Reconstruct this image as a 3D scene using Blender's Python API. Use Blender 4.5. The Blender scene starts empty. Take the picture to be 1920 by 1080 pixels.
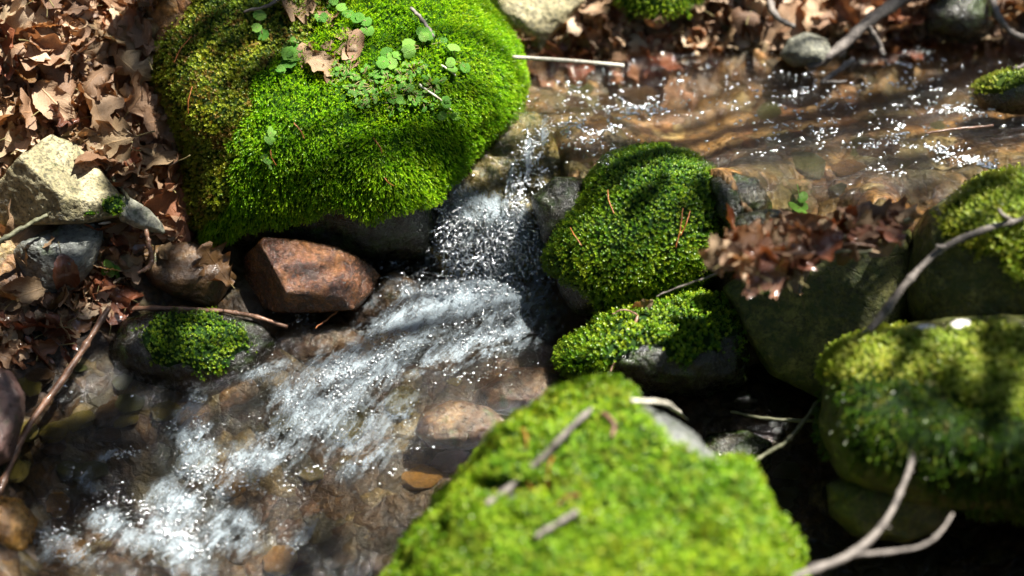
import bpy, bmesh, math, random
import numpy as np
from mathutils import Vector, Matrix
from mathutils.bvhtree import BVHTree

random.seed(7)
RNG = np.random.default_rng(11)
SC = bpy.context.scene
COL = SC.collection

# ------------------------------------------------------------------ camera, world, sun
LENS = 85.0
D0 = 3.05
PITCH = math.radians(35.0)
FWD = np.array([0, math.cos(PITCH), -math.sin(PITCH)])
RIGHT = np.array([1.0, 0, 0])
UP = np.array([0, math.sin(PITCH), math.cos(PITCH)])
CAM = -FWD * D0
FPX = 1920 * LENS / 36.0

cd = bpy.data.cameras.new('camera'); cam = bpy.data.objects.new('camera', cd); COL.objects.link(cam)
cam.location = CAM; cam.rotation_euler = (math.pi / 2 - PITCH, 0, 0)
cd.lens = LENS; cd.sensor_width = 36; cd.clip_start = 0.05; cd.clip_end = 500
cd.dof.use_dof = True; cd.dof.focus_distance = 2.96; cd.dof.aperture_fstop = 1.25
cd.dof.aperture_blades = 0
SC.camera = cam

SUNV = np.array([0.36, 0.03, 0.93]); SUNV /= np.linalg.norm(SUNV)
w = bpy.data.worlds.new('World'); SC.world = w; w.use_nodes = True
nt = w.node_tree; nt.nodes.clear()
sky = nt.nodes.new('ShaderNodeTexSky'); sky.sky_type = 'NISHITA'; sky.sun_disc = False
sky.sun_elevation = math.asin(SUNV[2]); sky.sun_rotation = math.atan2(SUNV[0], SUNV[1])
bg = nt.nodes.new('ShaderNodeBackground'); bg.inputs[1].default_value = 0.075
wo = nt.nodes.new('ShaderNodeOutputWorld')
nt.links.new(sky.outputs[0], bg.inputs[0]); nt.links.new(bg.outputs[0], wo.inputs[0])
sl = bpy.data.lights.new('sun', 'SUN'); sl.energy = 5.0; sl.angle = math.radians(0.5); sl.color = (1.0, 0.95, 0.86)
sun = bpy.data.objects.new('sun', sl); COL.objects.link(sun)
sun.rotation_euler = Vector(SUNV).to_track_quat('Z', 'Y').to_euler()
sun.location = SUNV * 20
SC.view_settings.view_transform = 'Standard'; SC.view_settings.look = 'None'
SC.view_settings.exposure = 1.8; SC.view_settings.gamma = 1.0
SC.render.film_transparent = False
cy = SC.cycles
cy.max_bounces = 8; cy.diffuse_bounces = 3; cy.glossy_bounces = 3; cy.transmission_bounces = 3
cy.transparent_max_bounces = 16; cy.caustics_reflective = False; cy.caustics_refractive = False
cy.sample_clamp_indirect = 4.0; cy.sample_clamp_direct = 0.0; cy.blur_glossy = 0.5

# ------------------------------------------------------------------ pixel <-> world
def ray(px, py):
    d = FWD + RIGHT * (px - 960) / FPX + UP * (540 - py) / FPX
    return d / np.linalg.norm(d)
def at(px, py, z):
    d = ray(px, py); t = (z - CAM[2]) / d[2]
    return CAM + d * t
def at_depth(px, py, depth):
    d = FWD + RIGHT * (px - 960) / FPX + UP * (540 - py) / FPX
    return CAM + d * depth
def depth_of(p): return float(np.dot(np.asarray(p) - CAM, FWD))
def proj(P):
    q = P - CAM; dz = q @ FWD
    return 960 + FPX * (q @ RIGHT) / dz, 540 - FPX * (q @ UP) / dz

# ------------------------------------------------------------------ numpy noise
def _hash(ix, iy, iz, s):
    h = (ix.astype(np.uint32) * np.uint32(374761393) + iy.astype(np.uint32) * np.uint32(668265263)
         + iz.astype(np.uint32) * np.uint32(2147483647) + np.uint32(s * 1274126177 & 0xffffffff))
    h = (h ^ (h >> np.uint32(13))) * np.uint32(1274126177)
    h = (h ^ (h >> np.uint32(15))) * np.uint32(2246822519)
    h = h ^ (h >> np.uint32(16))
    return h.astype(np.float64) / 4294967295.0
def vnoise(P, s=0):
    P = np.asarray(P, float); i = np.floor(P).astype(np.int64); f = P - i; f = f * f * (3 - 2 * f)
    x, y, z = i[:, 0], i[:, 1], i[:, 2]; r = 0
    for dx in (0, 1):
        for dy in (0, 1):
            for dz in (0, 1):
                wt = (f[:, 0] if dx else 1 - f[:, 0]) * (f[:, 1] if dy else 1 - f[:, 1]) * (f[:, 2] if dz else 1 - f[:, 2])
                r = r + wt * _hash(x + dx, y + dy, z + dz, s)
    return r * 2 - 1
def fbm(P, o=4, s=0, g=0.5):
    P = np.asarray(P, float); a = 1; r = 0; n = 0
    for k in range(o):
        r = r + a * vnoise(P * (2.03 ** k) + 17.3 * k, s + k); n += a; a *= g
    return r / n
def smooth(a, b, x):
    t = np.clip((x - a) / (b - a), 0, 1); return t * t * (3 - 2 * t)
def unit(v):
    v = np.asarray(v, float); return v / np.maximum(np.linalg.norm(v, axis=-1, keepdims=True), 1e-12)

# ------------------------------------------------------------------ mesh helpers
def mesh_np(name, V, F, mat=None, attrs=None, uv=None, smooth_=True, parent=None):
    """F: list of int arrays (M,k)"""
    me = bpy.data.meshes.new(name)
    if not isinstance(F, (list, tuple)): F = [F]
    V = np.asarray(V, np.float32)
    loops = np.concatenate([f.ravel() for f in F]).astype(np.int32)
    sizes = np.concatenate([np.full(len(f), f.shape[1]) for f in F])
    starts = np.concatenate([[0], np.cumsum(sizes)[:-1]]).astype(np.int32)
    me.vertices.add(len(V)); me.vertices.foreach_set('co', V.ravel())
    me.loops.add(len(loops)); me.loops.foreach_set('vertex_index', loops)
    me.polygons.add(len(starts)); me.polygons.foreach_set('loop_start', starts)
    if smooth_: me.polygons.foreach_set('use_smooth', np.ones(len(starts), bool))
    if attrs:
        for k, a in attrs.items():
            at_ = me.attributes.new(k, 'FLOAT', 'POINT'); at_.data.foreach_set('value', np.asarray(a, np.float32))
    if uv is not None:
        u = me.uv_layers.new(name='UVMap'); u.data.foreach_set('uv', np.asarray(uv, np.float32)[loops].ravel())
    me.update(calc_edges=True); me.validate()
    if mat: me.materials.append(mat)
    o = bpy.data.objects.new(name, me); COL.objects.link(o)
    if parent: o.parent = parent
    return o
def tag(o, label=None, cat=None, group=None, kind=None):
    if label: o['label'] = label
    if cat: o['category'] = cat
    if group: o['group'] = group
    if kind: o['kind'] = kind
    return o
def empty(name, loc=(0, 0, 0)):
    o = bpy.data.objects.new(name, None); COL.objects.link(o); o.location = loc; o.empty_display_size = .02
    return o
def mesh_arrays(o):
    me = o.data; n = len(me.vertices); V = np.empty(n * 3, np.float32); me.vertices.foreach_get('co', V)
    V = V.reshape(-1, 3).astype(float)
    mw = np.array(o.matrix_world)
    return V
BV = {}
SOLIDS = []      # (bvh, key)
def register(V, F, key):
    polys = []
    for f in F: polys += f.tolist()
    b = BVHTree.FromPolygons([tuple(v) for v in V.tolist()], polys)
    SOLIDS.append((b, key)); BV[key] = b
    return b
def hit(px, py, keys=None, skip=()):
    d = Vector(ray(px, py)); o = Vector(CAM); best = None
    for b, k in SOLIDS:
        if keys and k not in keys: continue
        if k in skip: continue
        r = b.ray_cast(o, d, 20)
        if r[0] is not None and (best is None or r[3] < best[2]):
            n = r[1]
            if n.dot(d) > 0: n = -n
            best = (np.array(r[0]), np.array(n), r[3], k)
    return best

# ------------------------------------------------------------------ materials
def mat_new(name):
    m = bpy.data.materials.new(name); m.use_nodes = True; m.node_tree.nodes.clear(); return m, m.node_tree
class NT:
    def __init__(s, t): s.t = t
    def n(s, ty, **kw):
        nd = s.t.nodes.new(ty)
        for k, v in kw.items(): setattr(nd, k, v)
        return nd
    def l(s, a, b): s.t.links.new(a, b)
    def ramp(s, fac, stops, interp='LINEAR'):
        r = s.n('ShaderNodeValToRGB'); cr = r.color_ramp; cr.interpolation = interp
        while len(cr.elements) < len(stops): cr.elements.new(0.5)
        for e, (p, c) in zip(cr.elements, stops):
            e.position = p; e.color = (*c, 1) if len(c) == 3 else c
        s.l(fac, r.inputs[0]); return r.outputs[0]
    def noise(s, vec, scale, detail=4, rough=.55, dist=0.0, w=None):
        q = s.n('ShaderNodeTexNoise'); q.inputs['Scale'].default_value = scale; q.inputs['Detail'].default_value = detail
        q.inputs['Roughness'].default_value = rough; q.inputs['Distortion'].default_value = dist
        if vec is not None: s.l(vec, q.inputs['Vector'])
        return q.outputs[0]
    def math(s, op, a, b=None, clamp=False):
        m = s.n('ShaderNodeMath', operation=op, use_clamp=clamp)
        for i, v in enumerate((a, b)):
            if v is None: continue
            if isinstance(v, (int, float)): m.inputs[i].default_value = v
            else: s.l(v, m.inputs[i])
        return m.outputs[0]
    def mix(s, fac, a, b, blend='MIX'):
        m = s.n('ShaderNodeMix', data_type='RGBA', blend_type=blend)
        for sock, v in ((m.inputs[0], fac), (m.inputs[6], a), (m.inputs[7], b)):
            if isinstance(v, (int, float)): sock.default_value = v
            elif isinstance(v, tuple): sock.default_value = (*v, 1)
            else: s.l(v, sock)
        return m.outputs[2]
    def coord(s, scale=None, which='Object', rot=(0, 0, 0)):
        c = s.n('ShaderNodeTexCoord'); o = c.outputs[which]
        if scale is not None:
            mp = s.n('ShaderNodeMapping'); mp.inputs['Scale'].default_value = scale; mp.inputs['Rotation'].default_value = rot
            s.l(o, mp.inputs[0]); o = mp.outputs[0]
        return o
    def attr(s, name):
        a = s.n('ShaderNodeAttribute', attribute_name=name); return a.outputs['Fac']
    def bump(s, h, strength, dist, normal=None):
        b = s.n('ShaderNodeBump'); b.inputs['Strength'].default_value = strength; b.inputs['Distance'].default_value = dist
        s.l(h, b.inputs['Height'])
        if normal is not None: s.l(normal, b.inputs['Normal'])
        return b.outputs[0]
    def out(s, sh):
        o = s.n('ShaderNodeOutputMaterial'); s.l(sh, o.inputs[0])

def m_rock(name, c0, c1, c2, rough=.7, wet=0.0, scale=1.0, green=0.0, spec=.5, streak=(1, 1, 1), rot=(0, 0, 0), contrast=1.0):
    m, t = mat_new(name); k = NT(t)
    v = k.coord(streak, rot=rot)
    a = k.noise(v, 14 * scale, 8, .62, .6)
    b = k.noise(v, 85 * scale, 6, .65)
    vo = k.n('ShaderNodeTexVoronoi', feature='DISTANCE_TO_EDGE'); vo.inputs['Scale'].default_value = 9 * scale
    dist = k.n('ShaderNodeVectorMath', operation='ADD'); k.l(v, dist.inputs[0])
    nn = k.n('ShaderNodeTexNoise'); nn.inputs['Scale'].default_value = 12 * scale; k.l(v, nn.inputs[0])
    sc_ = k.n('ShaderNodeVectorMath', operation='SCALE'); sc_.inputs[3].default_value = .12; k.l(nn.outputs[1], sc_.inputs[0])
    k.l(sc_.outputs[0], dist.inputs[1]); k.l(dist.outputs[0], vo.inputs['Vector'])
    col = k.ramp(a, [(.30, c0), (.5, c1), (.70, c2)])
    sp = k.ramp(b, [(.38, (.35, .35, .35)), (.5, (1, 1, 1)), (.66, (1.5, 1.45, 1.35))])
    col = k.mix(.8 * contrast, col, sp, 'MULTIPLY')
    crack = k.ramp(vo.outputs[0], [(0, (.35, .32, .3)), (.035, (1, 1, 1))])
    col = k.mix(k.math('MULTIPLY', k.ramp(nn.outputs[0], [(.5, (0, 0, 0)), (.6, (1, 1, 1))]), .7), col, crack, 'MULTIPLY')
    if green > 0:
        g = k.noise(v, 26 * scale, 6, .7)
        gf = k.ramp(g, [(.62 - .3 * green, (0, 0, 0)), (.72 - .2 * green, (1, 1, 1))])
        gf = k.math('MULTIPLY', gf, .8)
        col = k.mix(gf, col, (.030, .055, .006))
    p = k.n('ShaderNodeBsdfPrincipled'); k.l(col, p.inputs['Base Color'])
    rr = k.ramp(b, [(.35, (max(rough - .25, .08),) * 3), (.7, (min(rough + .15, 1),) * 3)]); k.l(rr, p.inputs['Roughness'])
    p.inputs['Specular IOR Level'].default_value = spec
    h = k.math('ADD', k.math('MULTIPLY', a, 1.0), k.math('MULTIPLY', b, .35))
    h2 = k.noise(v, 330 * scale, 3, .6); h = k.math('ADD', h, k.math('MULTIPLY', h2, .12))
    h = k.math('ADD', h, k.math('MULTIPLY', k.math('MINIMUM', vo.outputs[0], .05), 2.0))
    nrm = k.bump(h, .9, .009); k.l(nrm, p.inputs['Normal'])
    if wet:
        p.inputs['Coat Weight'].default_value = wet; p.inputs['Coat Roughness'].default_value = .12
        w1 = k.noise(v, 190 * scale, 3, .6); k.l(k.bump(w1, .8, .003), p.inputs['Coat Normal'])
    k.out(p.outputs[0]); return m

def m_moss(name, dark, mid, tip, brown=.25, trans=.35, patch=9.0):
    m, t = mat_new(name); k = NT(t)
    v = k.coord()
    tint = k.attr('tint'); tp = k.attr('tip')
    n = k.noise(v, patch, 4, .6, .4)
    n2 = k.noise(v, patch * 4.5, 4, .6)
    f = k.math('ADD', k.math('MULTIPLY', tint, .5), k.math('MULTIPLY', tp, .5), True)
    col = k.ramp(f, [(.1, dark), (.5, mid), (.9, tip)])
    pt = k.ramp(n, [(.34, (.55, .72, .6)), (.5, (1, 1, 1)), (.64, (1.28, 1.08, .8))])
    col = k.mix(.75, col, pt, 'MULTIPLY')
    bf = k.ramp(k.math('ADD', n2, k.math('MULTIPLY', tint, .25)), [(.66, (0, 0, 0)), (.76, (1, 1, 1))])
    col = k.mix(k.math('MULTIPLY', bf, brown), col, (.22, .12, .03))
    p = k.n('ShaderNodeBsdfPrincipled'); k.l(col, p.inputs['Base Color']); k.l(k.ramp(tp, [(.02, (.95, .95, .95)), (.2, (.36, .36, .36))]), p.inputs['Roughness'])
    p.inputs['Specular IOR Level'].default_value = .4
    tr = k.n('ShaderNodeBsdfTranslucent'); k.l(k.mix(1.0, col, (1.3, 1.15, .5), 'MULTIPLY'), tr.inputs[0])
    mx = k.n('ShaderNodeMixShader'); mx.inputs[0].default_value = trans
    k.l(p.outputs[0], mx.inputs[1]); k.l(tr.outputs[0], mx.inputs[2]); k.out(mx.outputs[0]); return m

def m_leaf(name, stops, rough=.55, trans=.3, wet=0.0, veins=True):
    m, t = mat_new(name); k = NT(t)
    oi = k.n('ShaderNodeObjectInfo'); tint = k.attr('tint')
    r = k.math('FRACT', k.math('ADD', oi.outputs['Random'], tint))
    v = k.coord()
    base = k.ramp(r, stops)
    n = k.noise(v, 60, 5, .6)
    b = k.ramp(n, [(.3, (.6, .55, .5)), (.5, (1, 1, 1)), (.7, (1.25, 1.2, 1.15))])
    col = k.mix(.8, base, b, 'MULTIPLY')
    uv = k.n('ShaderNodeUVMap'); sx = k.n('ShaderNodeSeparateXYZ'); k.l(uv.outputs[0], sx.inputs[0])
    av = k.math('ABSOLUTE', k.math('SUBTRACT', sx.outputs[1], .5))
    ph = k.math('SUBTRACT', k.math('MULTIPLY', sx.outputs[0], 9.0), k.math('MULTIPLY', av, 7.0))
    tri = k.math('ABSOLUTE', k.math('SUBTRACT', k.math('FRACT', ph), .5))
    side = k.ramp(tri, [(.0, (1, 1, 1)), (.06, (0, 0, 0))])
    mid = k.ramp(av, [(.012, (1, 1, 1)), (.03, (0, 0, 0))])
    vein = k.math('MAXIMUM', mid, k.math('MULTIPLY', side, .6))
    if veins: col = k.mix(k.math('MULTIPLY', vein, .5), col, k.mix(1.0, col, (.6, .5, .45) if wet else (1.5, 1.4, 1.2), 'MULTIPLY'))
    p = k.n('ShaderNodeBsdfPrincipled'); k.l(col, p.inputs['Base Color']); p.inputs['Roughness'].default_value = rough
    if wet: p.inputs['Coat Weight'].default_value = wet; p.inputs['Coat Roughness'].default_value = .13
    hh = k.math('ADD', k.math('MULTIPLY', vein, .5), n)
    k.l(k.bump(hh, .6, .002), p.inputs['Normal'])
    tr = k.n('ShaderNodeBsdfTranslucent'); k.l(k.mix(1.0, col, (1.5, .9, .5), 'MULTIPLY') if 'dead' in name else col, tr.inputs[0])
    mx = k.n('ShaderNodeMixShader'); mx.inputs[0].default_value = trans
    k.l(p.outputs[0], mx.inputs[1]); k.l(tr.outputs[0], mx.inputs[2]); k.out(mx.outputs[0]); return m

def m_bark(name, c0, c1, rough=.6, wet=0.0):
    m, t = mat_new(name); k = NT(t); v = k.coord()
    a = k.noise(v, 60, 5, .6); b = k.noise(v, 260, 4, .6)
    col = k.ramp(a, [(.32, c0), (.66, c1)])
    col = k.mix(.5, col, k.ramp(b, [(.35, (.5, .5, .5)), (.65, (1.3, 1.3, 1.3))]), 'MULTIPLY')
    p = k.n('ShaderNodeBsdfPrincipled'); k.l(col, p.inputs['Base Color']); p.inputs['Roughness'].default_value = rough
    p.inputs['Coat Weight'].default_value = wet; p.inputs['Coat Roughness'].default_value = .15
    k.l(k.bump(k.math('ADD', a, b), .7, .0015), p.inputs['Normal']); k.out(p.outputs[0]); return m

M = {}
M['pale'] = m_rock('pale_stone', (.11, .10, .05), (.26, .23, .13), (.44, .40, .26), .75, 0, 2.6, .15, contrast=1.2)
M['grey'] = m_rock('grey_stone', (.045, .05, .048), (.12, .13, .12), (.24, .25, .22), .5, .5, 1.6, .25, streak=(1, 1.0, 2.2), rot=(.3, .5, .2))
M['greydry'] = m_rock('dry_grey_stone', (.12, .12, .09), (.24, .24, .19), (.36, .36, .29), .75, 0, 1.6, .2)
M['red'] = m_rock('rusty_stone', (.02, .008, .003), (.10, .034, .009), (.30, .12, .03), .25, .9, 2.4, 0, streak=(1, 1, 1.4))
M['brown'] = m_rock('wet_brown_stone', (.018, .009, .003), (.07, .034, .012), (.15, .085, .028), .5, .25, 1.2, .15)
M['ochre'] = m_rock('ochre_stone', (.12, .05, .01), (.32, .16, .03), (.5, .28, .07), .35, .6, 1.4, .05)
M['olive'] = m_rock('olive_stone', (.03, .036, .007), (.095, .10, .022), (.25, .23, .07), .55, .2, 2.0, .5, contrast=1.2)
M['dark'] = m_rock('dark_wet_stone', (.005, .005, .003), (.014, .013, .007), (.035, .03, .014), .35, .5, 1.6, .5)
M['black'] = m_rock('black_wet_stone', (.003, .003, .002), (.008, .007, .005), (.02, .016, .009), .3, .6, 1.8, .4)
M['cascade'] = m_rock('algae_stone', (.06, .045, .008), (.22, .17, .03), (.40, .27, .06), .3, .9, 1.6, .5)
M['purple'] = m_rock('purple_stone', (.03, .015, .012), (.09, .05, .045), (.16, .10, .09), .5, .3, 1.3, .1)
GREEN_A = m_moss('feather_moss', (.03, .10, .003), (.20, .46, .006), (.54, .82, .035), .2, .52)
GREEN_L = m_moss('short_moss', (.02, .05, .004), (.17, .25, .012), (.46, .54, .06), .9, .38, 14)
GREEN_D = m_moss('shade_toned_hanging_moss', (.01, .028, .003), (.045, .11, .006), (.12, .21, .015), .3, .3, 16)  # hanging moss, its colour darkened for the shade on the upright face
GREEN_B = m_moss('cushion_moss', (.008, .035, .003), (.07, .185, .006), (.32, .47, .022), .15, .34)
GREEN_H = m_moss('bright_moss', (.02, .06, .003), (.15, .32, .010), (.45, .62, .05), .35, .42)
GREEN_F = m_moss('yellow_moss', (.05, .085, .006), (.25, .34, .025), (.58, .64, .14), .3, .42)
DEAD = [(0, (.10, .055, .032)), (.14, (.24, .14, .08)), (.3, (.36, .23, .14)), (.44, (.20, .14, .075)), (.56, (.46, .32, .20)), (.68, (.16, .085, .05)), (.8, (.30, .22, .125)), (.92, (.56, .43, .30)), (1, (.22, .065, .022))]
M['dead'] = m_leaf('dead_leaf', DEAD, .5, .22)
WETD = [(0, (.10, .03, .012)), (.3, (.20, .065, .028)), (.6, (.24, .11, .05)), (.8, (.13, .08, .025)), (1, (.32, .07, .015))]
M['wetdead'] = m_leaf('dead_wet_leaf', WETD, .35, .2, .8)
M['fresh'] = m_leaf('fresh_leaf', [(0, (.08, .25, .025)), (.5, (.13, .34, .04)), (1, (.22, .42, .07))], .4, .35, 0, True)
M['stem'] = m_bark('stem_skin', (.12, .10, .03), (.25, .2, .08), .5)
M['twig'] = m_bark('grey_twig_bark', (.06, .05, .045), (.24, .21, .185), .65)
M['twigbrown'] = m_bark('brown_twig_bark', (.09, .04, .022), (.24, .13, .08), .5, .3)
M['twigolive'] = m_bark('olive_twig_bark', (.06, .06, .03), (.17, .17, .10), .6)
M['straw'] = m_bark('straw_stalk', (.42, .38, .30), (.72, .68, .58), .4)
M['needle'] = m_bark('pine_needle', (.20, .055, .015), (.42, .15, .04), .45)
M['trunk'] = m_bark('trunk_bark', (.06, .045, .03), (.16, .12, .09), .8)

# ------------------------------------------------------------------ water level and ground
ZU = 0.18
LOW = [(900, 540, 0.0), (700, 640, -.012), (1000, 640, -.01), (560, 740, -.035), (800, 760, -.03), (430, 760, -.045), (350, 900, -.085),
       (650, 900, -.07), (300, 1040, -.115), (100, 980, -.11), (500, 1060, -.115), (1300, 740, -.045), (1450, 760, -.05), (1450, 980, -.10),
       (300, 680, -.03), (120, 760, -.04), (650, 560, 0.0), (1700, 1050, -.12), (-200, 900, -.12), (-100, 1250, -.16), (900, 1250, -.15), (1900, 1250, -.16), (600, 400, 0), (1300, 450, 0)]
def tps_fit(P, z, lam=1e-4):
    P = np.asarray(P, float); n = len(P); d = np.linalg.norm(P[:, None] - P[None], axis=2)
    K = np.where(d > 0, d * d * np.log(d + 1e-12), 0) + lam * np.eye(n)
    A = np.zeros((n + 3, n + 3)); A[:n, :n] = K; A[:n, n] = 1; A[:n, n + 1:] = P; A[n, :n] = 1; A[n + 1:, :n] = P.T
    w_ = np.linalg.solve(A, np.concatenate([z, [0, 0, 0]])); return P, w_
def tps(fit, X):
    P, w_ = fit; out = np.empty(len(X))
    for i in range(0, len(X), 50000):
        x = X[i:i + 50000]; d2 = ((x[:, None] - P[None]) ** 2).sum(2)
        out[i:i + 50000] = (.5 * d2 * np.log(d2 + 1e-12)) @ w_[:-3] + w_[-3] + x @ w_[-2:]
    return out
lp = np.array([at(*c) for c in LOW]); LFIT = tps_fit(lp[:, :2], lp[:, 2])
def W0(X):
    xc = np.clip(X, [-1.2, -1.1], [1.3, .6])
    low = np.clip(tps(LFIT, xc), -.2, .005)
    yc = .075 - .095 * smooth(.05, .10, X[:, 0]) - .075 * smooth(.23, .29, X[:, 0]) + .03 * np.clip((X[:, 0] + .02) / .05, -2, 0) * -1
    hw = .062 - .040 * smooth(.06, .12, X[:, 0])
    s = smooth(-hw, hw, X[:, 1] - yc)
    return low + (ZU + .02 * np.clip(X[:, 1] - .3, 0, 1) - low) * s, s
RES = [  # px, py, z : ground control points (z absolute)
    # lower stream bed
    (900, 560, -.035), (760, 640, -.05), (620, 700, -.06), (500, 800, -.085), (350, 900, -.125), (250, 1020, -.15), (500, 1000, -.15), (700, 850, -.10), (850, 720, -.07),
    (650, 1040, -.15), (120, 900, -.125), (60, 990, -.125), (1000, 640, -.05), (760, 500, -.03), (560, 620, -.03), (430, 720, -.06), (250, 760, -.07),
    # left edge
    (20, 760, -.03), (-150, 800, .02), (100, 690, -.02), (-100, 600, .05), (60, 600, .02), (200, 590, .0), (330, 590, -.01), (480, 590, -.01), (330, 520, .02), (420, 470, .04), (150, 520, .04),
    (60, 450, .09), (150, 400, .11), (0, 330, .14), (260, 380, .11), (330, 300, .14), (150, 250, .19), (0, 150, .25), (250, 120, .23), (100, 30, .31), (300, 0, .29), (0, -100, .39), (300, -120, .4), (-300, 100, .3), (-300, 400, .16),
    (600, -100, .28), (800, -60, .27), (420, 120, .18), (500, 100, .14), (650, 250, .06), (700, 100, .12), (860, 20, .20), (560, 450, .0), (700, 440, -.01), (760, 430, -.01),
    # upper pool bed
    (1000, 200, .15), (1060, 170, .14), (1200, 180, .13), (1350, 180, .13), (1500, 170, .13), (1700, 180, .13), (1880, 180, .13), (1150, 240, .14), (1400, 260, .135), (1600, 260, .135), (1800, 260, .135), (1330, 330, .145), (1400, 300, .145), (1450, 340, .15), (1420, 390, .15), (1520, 390, .155), (1620, 360, .155), (1680, 390, .155), (1900, 300, .14), (2100, 250, .13),
    (950, 330, .09),
    (1080, 128, .155), (1300, 122, .155), (1500, 118, .155), (1700, 112, .155), (1900, 112, .155),
    # back bank
    (1000, 75, .195), (1150, 82, .19), (1300, 76, .19), (1450, 76, .19), (1600, 72, .19), (1760, 62, .19), (1900, 62, .19), (2100, 70, .195),
    (950, 10, .225), (1150, 10, .222), (1350, 10, .222), (1550, 10, .222), (1750, 10, .218), (1950, 10, .218), (1000, -120, .28), (1400, -120, .28), (1800, -120, .275), (2200, -80, .26),
    # right side
    (1500, 480, .10), (1600, 460, .12), (1500, 600, -.02), (1450, 720, -.065), (1400, 820, -.08), (1500, 900, -.12), (1650, 1000, -.15), (1850, 1050, -.15), (1750, 600, .0), (1900, 500, .08), (2100, 700, -.02), (1750, 850, -.1), (2100, 400, .15),
    (1200, 560, -.02), (1200, 700, -.06), (1100, 900, -.12), (900, 1040, -.15), (1250, 1080, -.16), (1000, 1250, -.18), (300, 1250, -.19), (1700, 1250, -.18), (1050, 380, .08), (1250, 400, .12),
]
rp = np.array([at(*c) for c in RES]); rw, _ = W0(rp[:, :2]); RFIT = tps_fit(rp[:, :2], rp[:, 2] - rw, 8e-4)
def G0(X):
    Xc = np.clip(X, [-1.0, -1.0], [1.1, 1.0])
    wv, s = W0(X)
    r = tps(RFIT, Xc); r = np.clip(r, -.07, .30)
    rc = np.linalg.norm(X - np.array([0, 0]), axis=1)
    far = smooth(1.3, 5, rc)
    return (wv + r) * (1 - far) + .35 * far, wv, s
def axis(lo, hi, step, ext, grow=1.35):
    a = list(np.arange(lo, hi + 1e-9, step)); d = step; 
    while a[-1] < ext: d *= grow; a.append(a[-1] + d)
    d = step; b = []
    x = lo
    while x > -ext: d *= grow; x -= d; b.append(x)
    return np.array(b[::-1] + a)
def grid(xs, ys):
    X, Y = np.meshgrid(xs, ys); nx, ny = len(xs), len(ys)
    i = np.arange(nx * ny).reshape(ny, nx)
    F = np.stack([i[:-1, :-1], i[:-1, 1:], i[1:, 1:], i[1:, :-1]], -1).reshape(-1, 4)
    return np.stack([X.ravel(), Y.ravel()], 1), F

def build_ground():
    XY, F = grid(axis(-.85, .95, .005, 90), axis(-.85, .95, .005, 120))
    g, wv, s = G0(XY)
    P = np.column_stack([XY, np.zeros(len(XY))])
    near = (np.abs(XY) < 1.6).all(1)
    amp = np.where(near, 1, 0)
    st = 1 - np.abs(fbm(P * 16, 3, 5)) * 2
    g = g + amp * (.008 * fbm(P * 9, 4, 1) + .006 * st + .0025 * fbm(P * 70, 3, 2))
    g = g + np.where(near, 0, .12 * fbm(P * .4, 3, 9))
    V = np.column_stack([XY, g])
    m, t = mat_new('streambed_soil'); k = NT(t); v = k.coord()
    wob = k.n('ShaderNodeTexNoise'); wob.inputs['Scale'].default_value = 25; k.l(v, wob.inputs[0])
    ws = k.n('ShaderNodeVectorMath', operation='SCALE'); ws.inputs[3].default_value = .05; k.l(wob.outputs[1], ws.inputs[0])
    va = k.n('ShaderNodeVectorMath', operation='ADD'); k.l(v, va.inputs[0]); k.l(ws.outputs[0], va.inputs[1])
    vo = k.n('ShaderNodeTexVoronoi'); vo.inputs['Scale'].default_value = 30; k.l(va.outputs[0], vo.inputs['Vector'])
    voe = k.n('ShaderNodeTexVoronoi', feature='DISTANCE_TO_EDGE'); voe.inputs['Scale'].default_value = 30; k.l(va.outputs[0], voe.inputs['Vector'])
    stone = k.ramp(k.n('ShaderNodeSeparateColor').outputs[0], [(0, (0, 0, 0)), (1, (1, 1, 1))])
    sep = k.n('ShaderNodeSeparateColor'); k.l(vo.outputs['Color'], sep.inputs[0])
    stone = k.ramp(sep.outputs[0], [(0, (.04, .02, .008)), (.2, (.19, .095, .028)), (.4, (.075, .05, .018)), (.58, (.25, .135, .042)), (.75, (.15, .062, .02)), (.88, (.10, .08, .03)), (1, (.40, .29, .13))])
    n = k.noise(v, 30, 6, .65); n2 = k.noise(v, 160, 4, .6)
    col = k.mix(.85, stone, k.ramp(n, [(.3, (.45, .4, .35)), (.5, (1, 1, 1)), (.7, (1.5, 1.4, 1.2))]), 'MULTIPLY')
    col = k.mix(.8, col, k.ramp(k.noise(v, 110, 5, .7), [(.36, (.3, .28, .25)), (.5, (1, 1, 1)), (.64, (1.7, 1.6, 1.4))]), 'MULTIPLY')
    gf = k.ramp(k.noise(v, 7, 5, .6), [(.5, (0, 0, 0)), (.62, (.8, .8, .8))]); col = k.mix(gf, col, (.055, .05, .012))
    col = k.mix(1.0, col, k.ramp(voe.outputs[0], [(0, (.55, .5, .45)), (.12, (1, 1, 1))]), 'MULTIPLY')
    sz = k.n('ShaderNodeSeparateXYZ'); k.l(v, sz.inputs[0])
    low_shade = k.ramp(k.math('ADD', k.math('MULTIPLY', sz.outputs[2], 5.0), n), [(.55, (.34, .32, .24)), (1.0, (1, 1, 1))]); col = k.mix(1.0, col, low_shade, 'MULTIPLY')  # shade over the lower stream painted into the bed colour by height
    p = k.n('ShaderNodeBsdfPrincipled'); k.l(col, p.inputs['Base Color']); p.inputs['Roughness'].default_value = .6
    h = k.math('ADD', k.math('MINIMUM', voe.outputs[0], .25), k.math('MULTIPLY', n2, .2)); h = k.math('ADD', h, k.math('MULTIPLY', n, .5))
    k.l(k.bump(h, .9, .012), p.inputs['Normal']); k.out(p.outputs[0])
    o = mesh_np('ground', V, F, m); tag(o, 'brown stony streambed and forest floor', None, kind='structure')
    keep = (np.abs(V[F[:, 0], :2]) < 2.0).all(1)
    register(V, [F[keep]], 'ground')
build_ground()

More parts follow.
